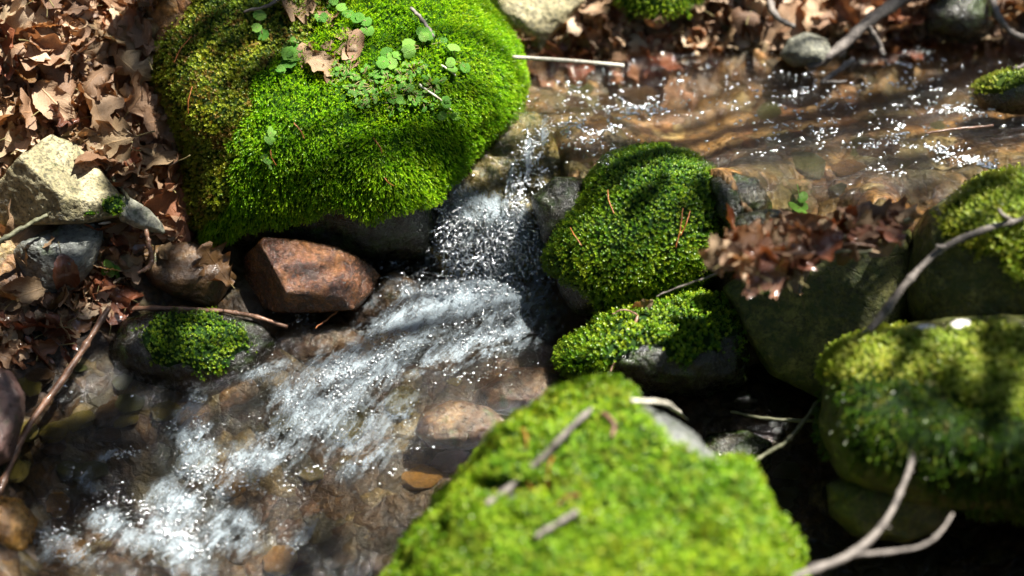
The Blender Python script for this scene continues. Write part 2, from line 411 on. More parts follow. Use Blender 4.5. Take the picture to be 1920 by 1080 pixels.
# splats in photograph pixels, evaluated on world positions
def splat(px, py, L):
    r = np.zeros(len(px))
    for cx, cy, rx, ry, ang, s in L:
        a = math.radians(ang); dx = px - cx; dy = py - cy
        u = dx * math.cos(a) + dy * math.sin(a); v_ = -dx * math.sin(a) + dy * math.cos(a)
        r = np.maximum(r, s * np.exp(-(u / rx) ** 2 - (v_ / ry) ** 2))
    return r
FOAM = [(1020, 240, 45, 22, -60, .55), (985, 300, 55, 20, -80, .62), (965, 370, 60, 20, -85, .65), (855, 330, 70, 18, -60, .6), (815, 390, 50, 20, -60, .6), (845, 460, 70, 26, 80, 1.1), (1000, 370, 60, 18, 80, .6),
        (920, 490, 120, 48, 10, 1.3), (880, 560, 140, 34, -6, 1.3), (790, 600, 120, 34, -20, 1.0), (980, 590, 80, 50, 0, .6), (880, 650, 150, 40, -15, .55), (700, 690, 120, 45, -35, .8),
        (620, 700, 110, 40, -25, .85), (600, 770, 120, 50, -30, .8), (500, 700, 50, 20, -20, .6), (700, 800, 110, 40, -30, .5), (480, 860, 110, 50, -30, .65), (360, 790, 50, 35, -70, .8), (375, 870, 40, 50, 0, .8),
        (330, 950, 55, 45, 40, .9), (330, 1020, 70, 45, 35, 1.0), (230, 1000, 80, 30, 30, .7), (120, 1030, 90, 40, 20, .45), (160, 900, 40, 25, 30, .5), (220, 855, 50, 12, -5, .6), (430, 1000, 80, 50, 0, .55), (560, 1000, 80, 30, -20, .4), (760, 480, 70, 40, 0, .4), (700, 860, 90, 30, -30, .4), (560, 590, 60, 20, 10, .3)]
TURB = FOAM + [(1180, 200, 80, 25, -30, .35), (1240, 190, 60, 14, 0, .4), (1060, 220, 70, 40, 0, .4), (1700, 280, 160, 40, 15, .45), (1820, 300, 90, 22, 25, .9), (1500, 250, 250, 80, 0, .18), (1560, 170, 80, 12, -5, .35), (1650, 230, 90, 30, 0, .3), (1000, 680, 120, 50, -15, .35), (800, 900, 140, 60, -30, .35)]
FLOWC = {}
def build_water():
    XY, F = grid(np.arange(-.95, 1.15, .0032), np.arange(-.95, 1.0, .0032))
    g, wv, s = G0(XY)
    P = np.column_stack([XY, wv]); px, py = proj(P)
    fo = splat(px, py, FOAM); tu = splat(px, py, TURB)
    slope = 4 * s * (1 - s)
    sg = fbm(np.column_stack([XY[:, 0] * 105, XY[:, 1] * 16, s * 0]), 3, 88)
    cas = splat(px, py, [(930, 370, 110, 90, 0, 1.0), (1000, 260, 70, 60, 0, .8), (840, 360, 60, 70, 0, .9)]); cas = np.clip(cas * 1.6, 0, 1)
    fo = fo * (1 - cas) + cas * np.maximum(fo * .35, np.clip(fo * 1.6, 0, 1) * smooth(.03, .30, sg) * 1.05)
    Q = np.column_stack([XY, np.zeros(len(XY))])
    # flow aligned ripples
    lowflow = np.array([-.75, -.66]); a = Q[:, 0] * lowflow[0] + Q[:, 1] * lowflow[1]; b = -Q[:, 0] * lowflow[1] + Q[:, 1] * lowflow[0]
    wc = np.where((XY[:, 0] < .09) & (XY[:, 0] > -.2), slope ** .7 * 2.5, 0); wl = 1 - s; wu = s; tt = wc + wl + wu
    y0 = XY[:, 1] - .03; al = .6 * XY[:, 0] + .8 * y0; bl = -.8 * XY[:, 0] + .6 * y0
    fu = (wl * al + wu * (XY[:, 0] * .96 + .28 * y0) + wc * y0) / tt; fv = (wl * bl + wu * (y0 * .96 - .28 * XY[:, 0]) - wc * XY[:, 0]) / tt
    FL = np.column_stack([fu, fv])
    rip = fbm(np.column_stack([fu * (16 + 12 * s), fv * (44 + 46 * s), s * 0]), 3, 21) * (1 - .45 * s)
    wav = 1 - 2.2 * np.abs(fbm(np.column_stack([fu * 30, fv * 24, s * 0]), 2, 25))
    lump = 1 - 2 * np.abs(fbm(Q * [70, 70, 1], 3, 31, .6))
    fine = fbm(Q * 190, 2, 41, .7)
    z = wv + .0035 * rip * (.6 + tu) + tu * (.0055 * wav + .003 * lump + .0018 * fine) + .007 * fo * fbm(Q * 22, 2, 51)
    strm = fbm(np.column_stack([XY[:, 0] * 55, XY[:, 1] * 9, s * 0]), 3, 61)
    z += slope * .008 * strm
    crown = splat(px, py, [(915, 485, 105, 45, 5, 1.0)]); z += crown * .018 * (1 - 2.4 * np.abs(fbm(Q * [48, 48, 1], 3, 71)))
    base = z.copy()
    for key in ('cascade', 'stoneQ', 'stoneR', 'stoneS', 'stoneT'):
        if key not in BV: continue
        b = BV[key]; bx = ROCKBOX[key]
        ids = np.where((XY[:, 0] > bx[0]) & (XY[:, 0] < bx[1]) & (XY[:, 1] > bx[2]) & (XY[:, 1] < bx[3]))[0]
        zr = np.full(len(z), -9.0)
        for i_ in ids:
            r_ = b.ray_cast(Vector((XY[i_, 0], XY[i_, 1], 1.0)), Vector((0, 0, -1)))
            if r_[0] is not None: zr[i_] = r_[0].z
        cov = .0035 + .004 * (tu > 0) * tu * (lump + .6) + .003 * strm * (key == 'cascade')
        z = np.maximum(z, zr + cov)
    V = np.column_stack([XY, z])
    keepv = (z > g - .02)
    keep = keepv[F].any(1)
    F = F[keep]; used = np.unique(F); mp = np.full(len(V), -1); mp[used] = np.arange(len(used)); F = mp[F]; V = V[used]
    m, t = mat_new('stream_water'); k = NT(t); v = k.coord()
    foa = k.attr('foam'); turb = k.attr('turb')
    uvn = k.n('ShaderNodeUVMap')
    def flow(a_, b_):
        mp = k.n('ShaderNodeVectorMath', operation='MULTIPLY'); mp.inputs[1].default_value = (a_, b_, 1); k.l(uvn.outputs[0], mp.inputs[0]); return mp.outputs[0]
    n1 = k.noise(flow(.6, 1), 240, 4, .65, .4); n0 = k.noise(flow(.42, 1), 62, 5, .62, .7)
    ff = k.math('ADD', k.math('MULTIPLY', n1, .55), k.math('MULTIPLY', n0, 1.05))
    ff = k.math('ADD', k.math('MULTIPLY', foa, .95), k.math('MULTIPLY', k.math('SUBTRACT', ff, .80), 2.6))
    ff = k.math('MULTIPLY', ff, k.math('MINIMUM', k.math('MULTIPLY', foa, 3.0), 1.0))
    fac = k.ramp(ff, [(.10, (0, 0, 0)), (.45, (.24, .24, .24)), (.75, (.50, .50, .50)), (1.0, (.84, .84, .84))])
    fine = k.n('ShaderNodeTexNoise'); fine.inputs['Scale'].default_value = 60; fine.inputs['Detail'].default_value = 5; fine.inputs['Roughness'].default_value = .6
    k.l(flow(.45, 1.3), fine.inputs['Vector'])
    n3 = k.noise(v, 420, 2, .6)
    hh = k.math('ADD', k.math('MULTIPLY', fine.outputs[0], 1.0), k.math('MULTIPLY', k.math('MULTIPLY', k.math('ADD', n3, k.math('MULTIPLY', n1, 1.4)), k.math('ADD', turb, .06)), 1.5))
    nb = k.bump(hh, 1.0, .0055)
    fr = k.n('ShaderNodeFresnel'); fr.inputs[0].default_value = 1.33; k.l(nb, fr.inputs['Normal'])
    gl = k.n('ShaderNodeBsdfGlossy'); gl.inputs['Roughness'].default_value = .09; k.l(nb, gl.inputs['Normal'])
    tr = k.n('ShaderNodeBsdfTransparent'); tr.inputs[0].default_value = (.93, .92, .86, 1)
    rf = k.n('ShaderNodeBsdfRefraction'); rf.inputs['IOR'].default_value = 1.2; rf.inputs['Roughness'].default_value = 0; rf.inputs['Color'].default_value = (.95, .94, .9, 1); k.l(nb, rf.inputs['Normal'])
    tm = k.n('ShaderNodeMixShader'); tm.inputs[0].default_value = .12; k.l(tr.outputs[0], tm.inputs[1]); k.l(rf.outputs[0], tm.inputs[2]); tr = tm
    wm = k.n('ShaderNodeMixShader'); k.l(k.math('MULTIPLY', fr.outputs[0], 1.0), wm.inputs[0]); k.l(tr.outputs[0], wm.inputs[1]); k.l(gl.outputs[0], wm.inputs[2])
    fp = k.n('ShaderNodeBsdfPrincipled'); fp.inputs['Base Color'].default_value = (.52, .62, .69, 1); fp.inputs['Roughness'].default_value = .22
    fp.inputs['Specular IOR Level'].default_value = .7
    k.l(k.bump(k.math('ADD', n1, n3), 1.0, .004), fp.inputs['Normal'])
    tl = k.n('ShaderNodeBsdfTranslucent'); tl.inputs[0].default_value = (.7, .76, .78, 1)
    fm = k.n('ShaderNodeMixShader'); fm.inputs[0].default_value = .3; k.l(fp.outputs[0], fm.inputs[1]); k.l(tl.outputs[0], fm.inputs[2])
    mx = k.n('ShaderNodeMixShader'); k.l(fac, mx.inputs[0]); k.l(wm.outputs[0], mx.inputs[1]); k.l(fm.outputs[0], mx.inputs[2])
    k.out(mx.outputs[0])
    o = mesh_np('stream_water', V, F, m, {'foam': fo[used], 'turb': tu[used]}, FL[used]); tag(o, 'clear stream water tumbling into white foam', None, kind='structure')
    FLOWC.update(P=V, b=None)
    polys = F.tolist(); BV['water'] = BVHTree.FromPolygons([tuple(x) for x in V.tolist()], polys)
def whit(px, py):
    r = BV['water'].ray_cast(Vector(CAM), Vector(ray(px, py)), 20)
    if r[0] is None: return None
    h = hit(px, py)
    if h and h[2] < r[3] - .004: return None
    return np.array(r[0])

# ------------------------------------------------------------------ rocks
ROCKBOX = {}
_ICO = {}
def ico(n):
    if n not in _ICO:
        bm = bmesh.new(); bmesh.ops.create_icosphere(bm, subdivisions=n, radius=1)
        V = np.array([v.co[:] for v in bm.verts]); F = np.array([[v.index for v in f.verts] for f in bm.faces]); bm.free()
        _ICO[n] = (unit(V), F)
    return _ICO[n]
def vnormals(V, F):
    fn = np.cross(V[F[:, 1]] - V[F[:, 0]], V[F[:, 2]] - V[F[:, 0]]); N = np.zeros_like(V)
    for i in range(3): np.add.at(N, F[:, i], fn)
    return unit(N)
def rock_mesh(outline, z, front, back, cuts=(), power=2.2, k=9, noise=(.012, 9, .004, 40), seed=0, res=6, centre=None, soft=11, inset=1.0):
    """silhouette outline in photograph pixels given real distance, size and thickness; cuts are world half-spaces (normal, distance from centre)"""
    O = np.array(outline, float); O = (O - O.mean(0)) * inset + O.mean(0)
    c = O.mean(0) if centre is None else np.array(centre, float)
    C = at(c[0], c[1], z); dep = depth_of(C); s = dep / FPX
    nx = np.roll(O, -1, 0)
    # dense boundary
    D = []
    for a, b in zip(O, nx):
        for q in np.linspace(0, 1, 14, endpoint=False): D.append(a + (b - a) * q)
    D = np.array(D) - c; th = np.arctan2(-D[:, 1], D[:, 0]); rr = np.hypot(D[:, 0], D[:, 1]) * s
    T = np.linspace(-math.pi, math.pi, 361); o = np.argsort(th); R = np.interp(T, th[o], rr[o], period=2 * math.pi)
    ker = np.exp(-np.linspace(-2, 2, soft) ** 2) if soft > 1 else np.ones(1); ker /= ker.sum(); Rp = np.concatenate([R[-11:-1], R, R[1:11]]); R = np.convolve(Rp, ker, 'same')[10:-10]
    d, F = ico(res)
    u = d @ RIGHT; v = d @ UP; f = d @ (-FWD)
    cph = np.hypot(u, v); Rt = np.interp(np.arctan2(v, u), T, R)
    Df = np.where(f > 0, front, back)
    inv = ((cph / Rt) ** power + (np.abs(f) / Df) ** power) ** (k / power)
    for n, h in cuts:
        n = unit(n); dn = d @ n; inv = inv + np.where(dn > 0, (np.maximum(dn, 1e-6) / h) ** k, 0)
    rho = inv ** (-1 / k)
    P = d * rho[:, None] + C
    a1, s1, a2, s2 = noise
    off = a1 * fbm(P * s1 + seed * 3.7, 4, seed) + a2 * (1 - 2 * np.abs(fbm(P * s2 + seed, 4, seed + 5)))
    P = P + d * off[:, None]
    return P, F, C

def area_sample(V, F, n, rng):
    a = np.linalg.norm(np.cross(V[F[:, 1]] - V[F[:, 0]], V[F[:, 2]] - V[F[:, 0]]), axis=1) * .5
    cdf = np.cumsum(a); i = np.searchsorted(cdf, rng.random(n) * cdf[-1]); i = np.minimum(i, len(F) - 1)
    r1 = np.sqrt(rng.random(n)); r2 = rng.random(n); w_ = np.column_stack([1 - r1, r1 * (1 - r2), r1 * r2])
    return i, w_, cdf[-1]

def shoot_templates(kind, nvar, rng):
    out = []
    for _ in range(nvar):
        V = []; F = []; T = []
        if kind == 'star':      # short stems topped by open rosettes
            for lvl, (h, n, L, up) in enumerate(((.35, 4, .40, .5), (.70, 5, .42, .45), (.98, 4, .32, 1.0))):
                for j in range(n):
                    a = 2 * math.pi * (j + rng.random() * .6 + lvl * .4) / n
                    d = np.array([math.cos(a), math.sin(a), up * rng.uniform(.7, 1.3)]); d = unit(d) * L * rng.uniform(.8, 1.2)
                    t_ = unit(np.array([-math.sin(a), math.cos(a), 0])) * .095
                    b = np.array([0, 0, h]); i = len(V)
                    V += [b, b + d * .5 + t_, b + d, b + d * .5 - t_]; F.append([i, i + 1, i + 2, i + 3])
                    T += [.15 + .4 * h, .35 + .4 * h, .45 + .55 * h, .35 + .4 * h]
        else:                   # feathery shoot, leaflets pressed along the stem
            for lvl in range(5):
                h = .08 + lvl * .18
                for j in range(2 if lvl < 4 else 3):
                    a = rng.random() * 2 * math.pi
                    d = unit(np.array([math.cos(a) * .55, math.sin(a) * .55, 1.0])) * rng.uniform(.26, .36)
                    t_ = unit(np.array([-math.sin(a), math.cos(a), 0])) * .055
                    b = np.array([0, 0, h]); i = len(V)
                    V += [b, b + d * .5 + t_, b + d, b + d * .5 - t_]; F.append([i, i + 1, i + 2, i + 3])
                    T += [.1 + h * .6, .2 + h * .7, .3 + h * .75, .2 + h * .7]
        out.append((np.array(V), np.array(F), np.array(T)))
    return out
TR = np.random.default_rng(3)
STAR = shoot_templates('star', 6, TR); FEATH = shoot_templates('feather', 6, TR)

def scatter(tmpl, P, N, L, rng, width=1.0):
    """instances of shoot templates as one mesh's arrays"""
    n = len(P); k = rng.integers(0, len(tmpl), n); VV = []; FF = []; tint = []; tip = []; off = 0
    r = rng.normal(size=(n, 3)); X = unit(np.cross(N, r)); Y = np.cross(N, X)
    tn = rng.random(n)
    for j, (tv, tf, tt) in enumerate(tmpl):
        s = np.where(k == j)[0]
        if not len(s): continue
        B = (P[s, None] + (tv[None, :, 0, None] * X[s, None] + tv[None, :, 1, None] * Y[s, None]) * (L[s, None, None] * width) + tv[None, :, 2, None] * N[s, None] * L[s, None, None])
        VV.append(B.reshape(-1, 3)); m_ = len(tv)
        FF.append((tf[None] + (np.arange(len(s)) * m_)[:, None, None]).reshape(-1, 4) + off); off += len(s) * m_
        tint.append(np.repeat(tn[s], m_)); tip.append(np.tile(tt, len(s)))
    return np.concatenate(VV), np.concatenate(FF), np.concatenate(tint), np.concatenate(tip)

def add_moss(parent, V, F, mask, mat, spacing=.0032, length=.0055, tmpl=STAR, seed=1, sag=.0, jitter=.35, lump=.006, lscale=28, width=1.0, thick=.004, lenvar=.35, name='moss'):
    rng = np.random.default_rng(seed)
    N = vnormals(V, F); mk = mask(V, N)
    lf = lump * (fbm(V * lscale, 3, seed) + .6) + thick
    mat_off = V + N * (np.maximum(lf, .0005) * smooth(.25, .75, mk) - .004 * (1 - smooth(.1, .5, mk)))[:, None]
    keepf = mk[F].max(1) > .3
    # visible half only (generous)
    cen = mat_off[F].mean(1); view = unit(CAM - cen); fn = unit(np.cross(mat_off[F[:, 1]] - mat_off[F[:, 0]], mat_off[F[:, 2]] - mat_off[F[:, 0]]))
    px, py = proj(cen)
    inv = (px > -160) & (px < 2080) & (py > -140) & (py < 1220)
    vis = keepf & ((view * fn).sum(1) > -.45) & inv
    Fs = F[vis]
    n = int(area_sample(mat_off, Fs, 1, rng)[2] / (spacing ** 2)); i, w_, _ = area_sample(mat_off, Fs, n, rng)
    tri = Fs[i]; P = (mat_off[tri] * w_[:, :, None]).sum(1); Nn = unit((N[tri] * w_[:, :, None]).sum(1)); mm = (mk[tri] * w_).sum(1)
    ok = mm + rng.normal(0, .12, n) > .42
    P, Nn = P[ok], Nn[ok]
    D = unit(Nn + np.array([0, 0, -sag]) + rng.normal(0, jitter, (len(P), 3)))
    D = unit(np.where(((D * Nn).sum(1) < .15)[:, None], D + Nn * .6, D))
    tuft = .75 + .5 * (fbm(P * 70, 2, seed + 3) * .5 + .5)
    L = length * tuft * rng.uniform(1 - lenvar, 1 + lenvar, len(P))
    SV, SF, ti, tp = scatter(tmpl, P, D, L, rng, width)
    # mat under the shoots
    Fm = F[keepf]; used = np.unique(Fm); mp = np.full(len(V), -1); mp[used] = np.arange(len(used))
    MV = mat_off[used]; MF = mp[Fm]
    base = .1 + .2 * rng.random(len(MV))
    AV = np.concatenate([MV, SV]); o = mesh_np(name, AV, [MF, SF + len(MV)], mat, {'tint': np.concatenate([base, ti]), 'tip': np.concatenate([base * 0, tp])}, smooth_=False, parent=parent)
    o['kind'] = 'stuff'
    if parent is not None: o.location = (0, 0, 0)
    register(mat_off, [Fs], 'moss%d' % len(SOLIDS))
    return o

def make_rock(name, mat, label, cat, group=None, key=None, reg=True, **kw):
    V, F, C = rock_mesh(**kw)
    ROCKBOX[key or name] = (V[:, 0].min(), V[:, 0].max(), V[:, 1].min(), V[:, 1].max())
    o = mesh_np(name, V, F, mat); tag(o, label, cat, group)
    if reg: register(V, [F], key or name)
    return o, V, F
def make_mossy(name, mat, label, cat, moss, group=None, key=None, **kw):
    V, F, C = rock_mesh(**kw)
    root = tag(empty(name), label, cat, group)
    o = mesh_np('stone', V, F, mat, parent=root); register(V, [F], key or name)
    for mk in (moss if isinstance(moss, list) else [moss]):
        add_moss(root, V, F, **mk)
    return root, V, F
def pmask(splats, base=0.0, nz=None, ns=14, amp=.25, seed=2):
    """mask from splats in pixels plus an up-facing term and noise"""
    def f(V, N):
        px, py = proj(V); m = np.full(len(V), base)
        if splats: m = np.maximum(m, splat(px, py, splats))
        if nz is not None: m = m * smooth(nz[0], nz[1], N[:, 2])
        return m + amp * fbm(V * ns, 3, seed)
    return f

# big feathery moss boulder, upper left
A_OUT = [(290, 60), (330, -60), (450, -190), (650, -220), (800, -100), (880, 10), (955, 75), (982, 140), (950, 205), (890, 265), (845, 340), (825, 400), (815, 480), (700, 492), (560, 470), (440, 458), (372, 430), (362, 350), (335, 250), (292, 130)]
def mA(V, N):
    px, py = proj(V)
    edge = np.interp(px, [200, 360, 400, 480, 560, 640, 700, 770, 800, 850, 900, 1000], [455, 425, 440, 425, 410, 382, 404, 380, 375, 312, 256, 210])
    m = smooth(14, -18, py - edge + 14 * fbm(V * 60, 3, 4))
    bare = splat(px, py, [(600, 110, 80, 35, 30, .55), (690, 60, 40, 40, 0, .4), (445, 290, 18, 14, 0, .7)])
    return m * 1.0 - bare * (.6 + .8 * fbm(V * 30, 3, 8))
def mR(V):
    px, py = proj(V); e = np.interp(py, [-200, 0, 90, 160, 300, 450], [620, 640, 560, 500, 430, 380])
    return smooth(-25, 25, px - e + 50 * fbm(V * 20, 3, 14))
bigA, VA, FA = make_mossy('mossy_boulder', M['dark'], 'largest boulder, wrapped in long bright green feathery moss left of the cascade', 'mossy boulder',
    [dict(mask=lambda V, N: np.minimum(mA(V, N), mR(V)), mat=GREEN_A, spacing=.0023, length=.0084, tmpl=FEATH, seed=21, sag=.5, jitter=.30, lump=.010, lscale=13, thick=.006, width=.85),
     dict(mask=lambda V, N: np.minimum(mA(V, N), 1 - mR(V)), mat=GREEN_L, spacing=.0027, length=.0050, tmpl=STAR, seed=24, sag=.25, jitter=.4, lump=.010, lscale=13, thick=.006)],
    outline=A_OUT, z=.17, front=.17, back=.28, centre=(630, 190), key='boulderA',
    cuts=[((0.05, -.50, .86), .125), ((-.9, -.25, .35), .33), ((.1, -.97, .05), .20), ((.85, -.3, .4), .22)], k=7, noise=(.015, 7, .004, 26), seed=4, res=7)

# round cushion boulder in the middle
B_OUT = [(1200, 285), (1240, 283), (1290, 297), (1345, 342), (1370, 395), (1350, 450), (1328, 505), (1285, 545), (1200, 580), (1120, 600), (1075, 592), (1045, 548), (1030, 495), (1048, 438), (1090, 395), (1108, 345), (1145, 303)]
make_mossy('mossy_boulder', M['dark'], 'round dark green moss cushion boulder between the cascade and the leaf dam', 'mossy boulder',
    dict(mask=lambda V, N: (lambda p: smooth(25, -20, p[1] - np.interp(p[0], [1020, 1060, 1120, 1250, 1340, 1380], [480, 520, 560, 585, 540, 430]) + 16 * fbm(V * 50, 3, 3)))(proj(V)), mat=GREEN_B, spacing=.0027, length=.0052, tmpl=STAR, seed=31, sag=.1, jitter=.32, lump=.004, lscale=26),
    outline=B_OUT, z=.085, front=.10, back=.12, centre=(1212, 440), inset=.98, key='boulderB', cuts=[((.0, -.75, .66), .13)], k=8, power=2.0, soft=5, noise=(.004, 10, .002, 40), seed=9, res=6)
make_mossy('mossy_stone', M['black'], 'low dark mossy stone below the round moss boulder, debris hanging on it', 'mossy stone',
    dict(mask=pmask([(1280, 600, 120, 52, -6, 1.2), (1170, 610, 75, 50, -20, 1.1), (1110, 660, 75, 40, -30, 1.0), (1300, 650, 90, 40, 0, .6)], 0, amp=.5, ns=30), mat=GREEN_B, spacing=.0031, length=.0066, tmpl=STAR, seed=32, sag=.1, lump=.004),
    outline=[(1050, 675), (1110, 618), (1180, 578), (1290, 560), (1365, 570), (1400, 620), (1400, 720), (1320, 745), (1200, 735), (1090, 705)], z=-.005, front=.08, back=.09, key='boulderC', cuts=[((.1, -.2, .97), .055)], k=8, noise=(.01, 14, .004, 40), seed=12, res=6)

# shaded slab on the right with the leaf dam on it
make_rock('slab', M['olive'], 'broad dark olive slab leaning under the heap of dead leaves', 'rock slab', key='slabD',
    outline=[(1358, 540), (1400, 515), (1500, 478), (1620, 440), (1700, 430), (1712, 520), (1695, 600), (1620, 700), (1545, 745), (1450, 700), (1400, 620)], z=.05, front=.06, back=.12,
    cuts=[((-.12, -.80, .58), .032), ((.1, .1, .99), .11)], k=12, noise=(.008, 9, .003, 40), seed=15, res=6)
make_rock('bedrock_ledge', M['olive'], 'shaded rock ledge under the slab and leaf heap', 'rock ledge', key='ledge',
    outline=[(1380, 500), (1450, 445), (1560, 425), (1720, 405), (1760, 470), (1760, 620), (1640, 720), (1500, 700), (1400, 600)], z=.03, front=.05, back=.10,
    cuts=[((0, -.1, .99), .10)], k=10, noise=(.01, 9, .004, 40), seed=16, res=5)
# right upper boulder
make_mossy('mossy_boulder', M['olive'], 'boulder at the right edge with moss clumps on its shoulder behind the bare grey twig', 'mossy boulder',
    dict(mask=pmask([(1880, 400, 90, 60, -25, 1.1), (1930, 470, 50, 60, 0, 1.1), (1850, 365, 80, 18, -22, .9), (1990, 430, 90, 110, 0, 1.2), (1780, 560, 60, 50, 0, .25)], 0, amp=.3), mat=GREEN_F, spacing=.0032, length=.0068, tmpl=STAR, seed=41, sag=.3, lump=.008),
    outline=[(1722, 440), (1735, 400), (1800, 362), (1920, 318), (2080, 290), (2150, 400), (2140, 620), (1980, 690), (1820, 680), (1740, 640), (1705, 560)], z=.11, front=.13, back=.14, key='boulderE',
    cuts=[((-.2, .05, .98), .105), ((-.35, -.9, .2), .10), ((-.95, -.1, .2), .16)], k=10, noise=(.012, 9, .004, 40), seed=19, res=6)
# right lower boulder
make_mossy('mossy_boulder', M['olive'], 'blurred boulder at the lower right edge with yellow-green moss top and hanging moss face darkened in its colour for shade', 'mossy boulder',
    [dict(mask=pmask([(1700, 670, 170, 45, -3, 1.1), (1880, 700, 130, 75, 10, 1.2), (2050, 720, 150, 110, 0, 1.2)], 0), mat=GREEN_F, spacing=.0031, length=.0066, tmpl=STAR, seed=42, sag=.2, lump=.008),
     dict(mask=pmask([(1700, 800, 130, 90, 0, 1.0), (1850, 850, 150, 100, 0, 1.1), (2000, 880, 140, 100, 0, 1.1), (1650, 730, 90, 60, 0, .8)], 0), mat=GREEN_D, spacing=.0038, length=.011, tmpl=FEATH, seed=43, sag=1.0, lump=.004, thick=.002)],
    outline=[(1545, 690), (1600, 655), (1720, 615), (1850, 600), (1980, 600), (2140, 640), (2160, 860), (2050, 960), (1850, 955), (1700, 935), (1580, 890), (1535, 800)], z=.04, front=.15, back=.16, key='boulderF',
    cuts=[((-.05, -.25, .96), .085), ((-.1, -.95, -.1), .13), ((-.97, -.2, .1), .175)], k=10, noise=(.012, 9, .004, 40), seed=22, res=6)
make_rock('stone', M['olive'], 'dark grey-green stone under the lower right boulder behind the forked twig', 'stone', key='stoneG',
    outline=[(1555, 910), (1620, 885), (1720, 900), (1785, 940), (1780, 990), (1690, 1015), (1600, 1005), (1560, 965)], z=-.06, front=.05, back=.06, k=10, cuts=[((0, -.9, .3), .04)], noise=(.006, 14, .003, 50), seed=23, res=5)
# foreground boulder
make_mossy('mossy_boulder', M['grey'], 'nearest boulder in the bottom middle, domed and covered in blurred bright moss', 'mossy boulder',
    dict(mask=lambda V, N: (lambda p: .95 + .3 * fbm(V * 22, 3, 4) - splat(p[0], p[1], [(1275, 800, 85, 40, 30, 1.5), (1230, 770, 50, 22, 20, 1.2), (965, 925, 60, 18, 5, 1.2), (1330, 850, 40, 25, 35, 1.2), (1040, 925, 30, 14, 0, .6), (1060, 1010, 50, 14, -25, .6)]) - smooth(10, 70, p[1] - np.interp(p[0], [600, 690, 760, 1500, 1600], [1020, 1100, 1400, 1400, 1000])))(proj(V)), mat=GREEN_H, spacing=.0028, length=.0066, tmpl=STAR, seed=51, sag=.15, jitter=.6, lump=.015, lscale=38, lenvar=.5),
    outline=[(715, 1090), (790, 1000), (870, 915), (935, 845), (1000, 792), (1080, 750), (1160, 732), (1240, 760), (1320, 815), (1385, 885), (1440, 950), (1490, 1060), (1530, 1250), (1400, 1400), (1000, 1420), (760, 1350), (660, 1180)], z=-.01, front=.16, back=.20, centre=(1110, 1035), inset=.94, key='boulderH',
    cuts=[((-.06, -.34, .93), .10), ((-.8, -.2, .55), .16)], k=7, noise=(.010, 6, .004, 30), seed=27, res=7)

# left bank stones
make_mossy('stone', M['pale'], 'angular stone on the left bank with a bright sunlit cream top face', 'stone',
    dict(mask=pmask([(215, 385, 26, 20, 0, 1.0), (170, 400, 30, 10, 0, .5)], 0), mat=GREEN_B, spacing=.003, length=.004, tmpl=STAR, seed=61, lump=.002, thick=.001),
    outline=[(-40, 420), (-15, 355), (40, 300), (92, 252), (135, 268), (178, 312), (222, 370), (226, 402), (160, 416), (60, 418)], z=.155, front=.07, back=.07, key='stoneI',
    cuts=[((.42, -.30, .86), .026), ((-.42, -.88, .2), .030), ((.25, -.95, .1), .040)], k=40, power=6, soft=3, noise=(.003, 16, .0018, 60), seed=33, res=6)
make_rock('stone', M['grey'], 'rounded wet grey banded stone at the left edge under the cream stone', 'stone', key='stoneJ',
    outline=[(8, 490), (45, 455), (100, 430), (145, 411), (183, 420), (190, 450), (170, 500), (140, 540), (70, 565), (25, 545)], z=.07, front=.045, back=.05, cuts=[((.25, -.55, .8), .035), ((-.5, -.8, .2), .036)], k=12, noise=(.004, 18, .003, 60), seed=34, res=6)
make_rock('stone', M['greydry'], 'small flat dry grey stone among leaves right of the cream stone', 'stone', key='stoneK',
    outline=[(212, 375), (238, 368), (275, 390), (305, 420), (308, 438), (270, 432), (228, 415)], z=.12, front=.02, back=.025, cuts=[((.2, -.4, .9), .011)], k=20, noise=(.002, 30, .0015, 90), seed=35, res=5)
make_rock('stone', M['brown'], 'flat wet brown stone left of the rusty block', 'stone', key='stoneL',
    outline=[(268, 500), (285, 462), (360, 455), (412, 480), (442, 520), (400, 575), (330, 556), (280, 530)], z=.035, front=.035, back=.04, cuts=[((.05, -.45, .88), .022), ((.2, -.95, .1), .03)], k=16, noise=(.004, 20, .002, 60), seed=36, res=5)
make_rock('stone', M['red'], 'angular wet rusty red-brown block at the foot of the big moss boulder', 'stone', key='stoneM',
    outline=[(450, 505), (458, 478), (500, 446), (560, 450), (635, 465), (676, 484), (712, 516), (695, 548), (665, 580), (600, 584), (530, 585), (458, 575)], z=.035, front=.06, back=.06,
    cuts=[((.10, -.50, .86), .037), ((-.80, -.58, .1), .050), ((.82, -.4, .35), .062), ((0, -1, -.15), .05)], k=40, power=7, soft=3, noise=(.003, 20, .0015, 70), seed=37, res=6)
make_mossy('mossy_stone', M['black'], 'small dark wet stone with a moss cap at the edge of the left foam', 'mossy stone',
    dict(mask=pmask([(370, 635, 95, 48, 5, 1.2)], 0, amp=.45, ns=30), mat=GREEN_B, spacing=.003, length=.0048, tmpl=STAR, seed=62, lump=.003, thick=.003),
    outline=[(205, 650), (235, 600), (300, 584), (400, 586), (480, 606), (520, 640), (480, 700), (380, 735), (260, 720), (215, 690)], z=-.030, front=.055, back=.06, key='stoneN',
    cuts=[((.1, -.35, .93), .038)], k=9, noise=(.006, 14, .003, 50), seed=38, res=6)
make_rock('stone', M['purple'], 'purple-brown stone cut by the left edge behind the long brown stick', 'stone', key='stoneP',
    outline=[(-90, 720), (-40, 690), (15, 700), (42, 740), (40, 800), (20, 860), (-40, 890), (-90, 840)], z=.0, front=.05, back=.05, k=12, cuts=[((.3, -.6, .7), .035)], noise=(.005, 14, .002, 50), seed=39, res=5)
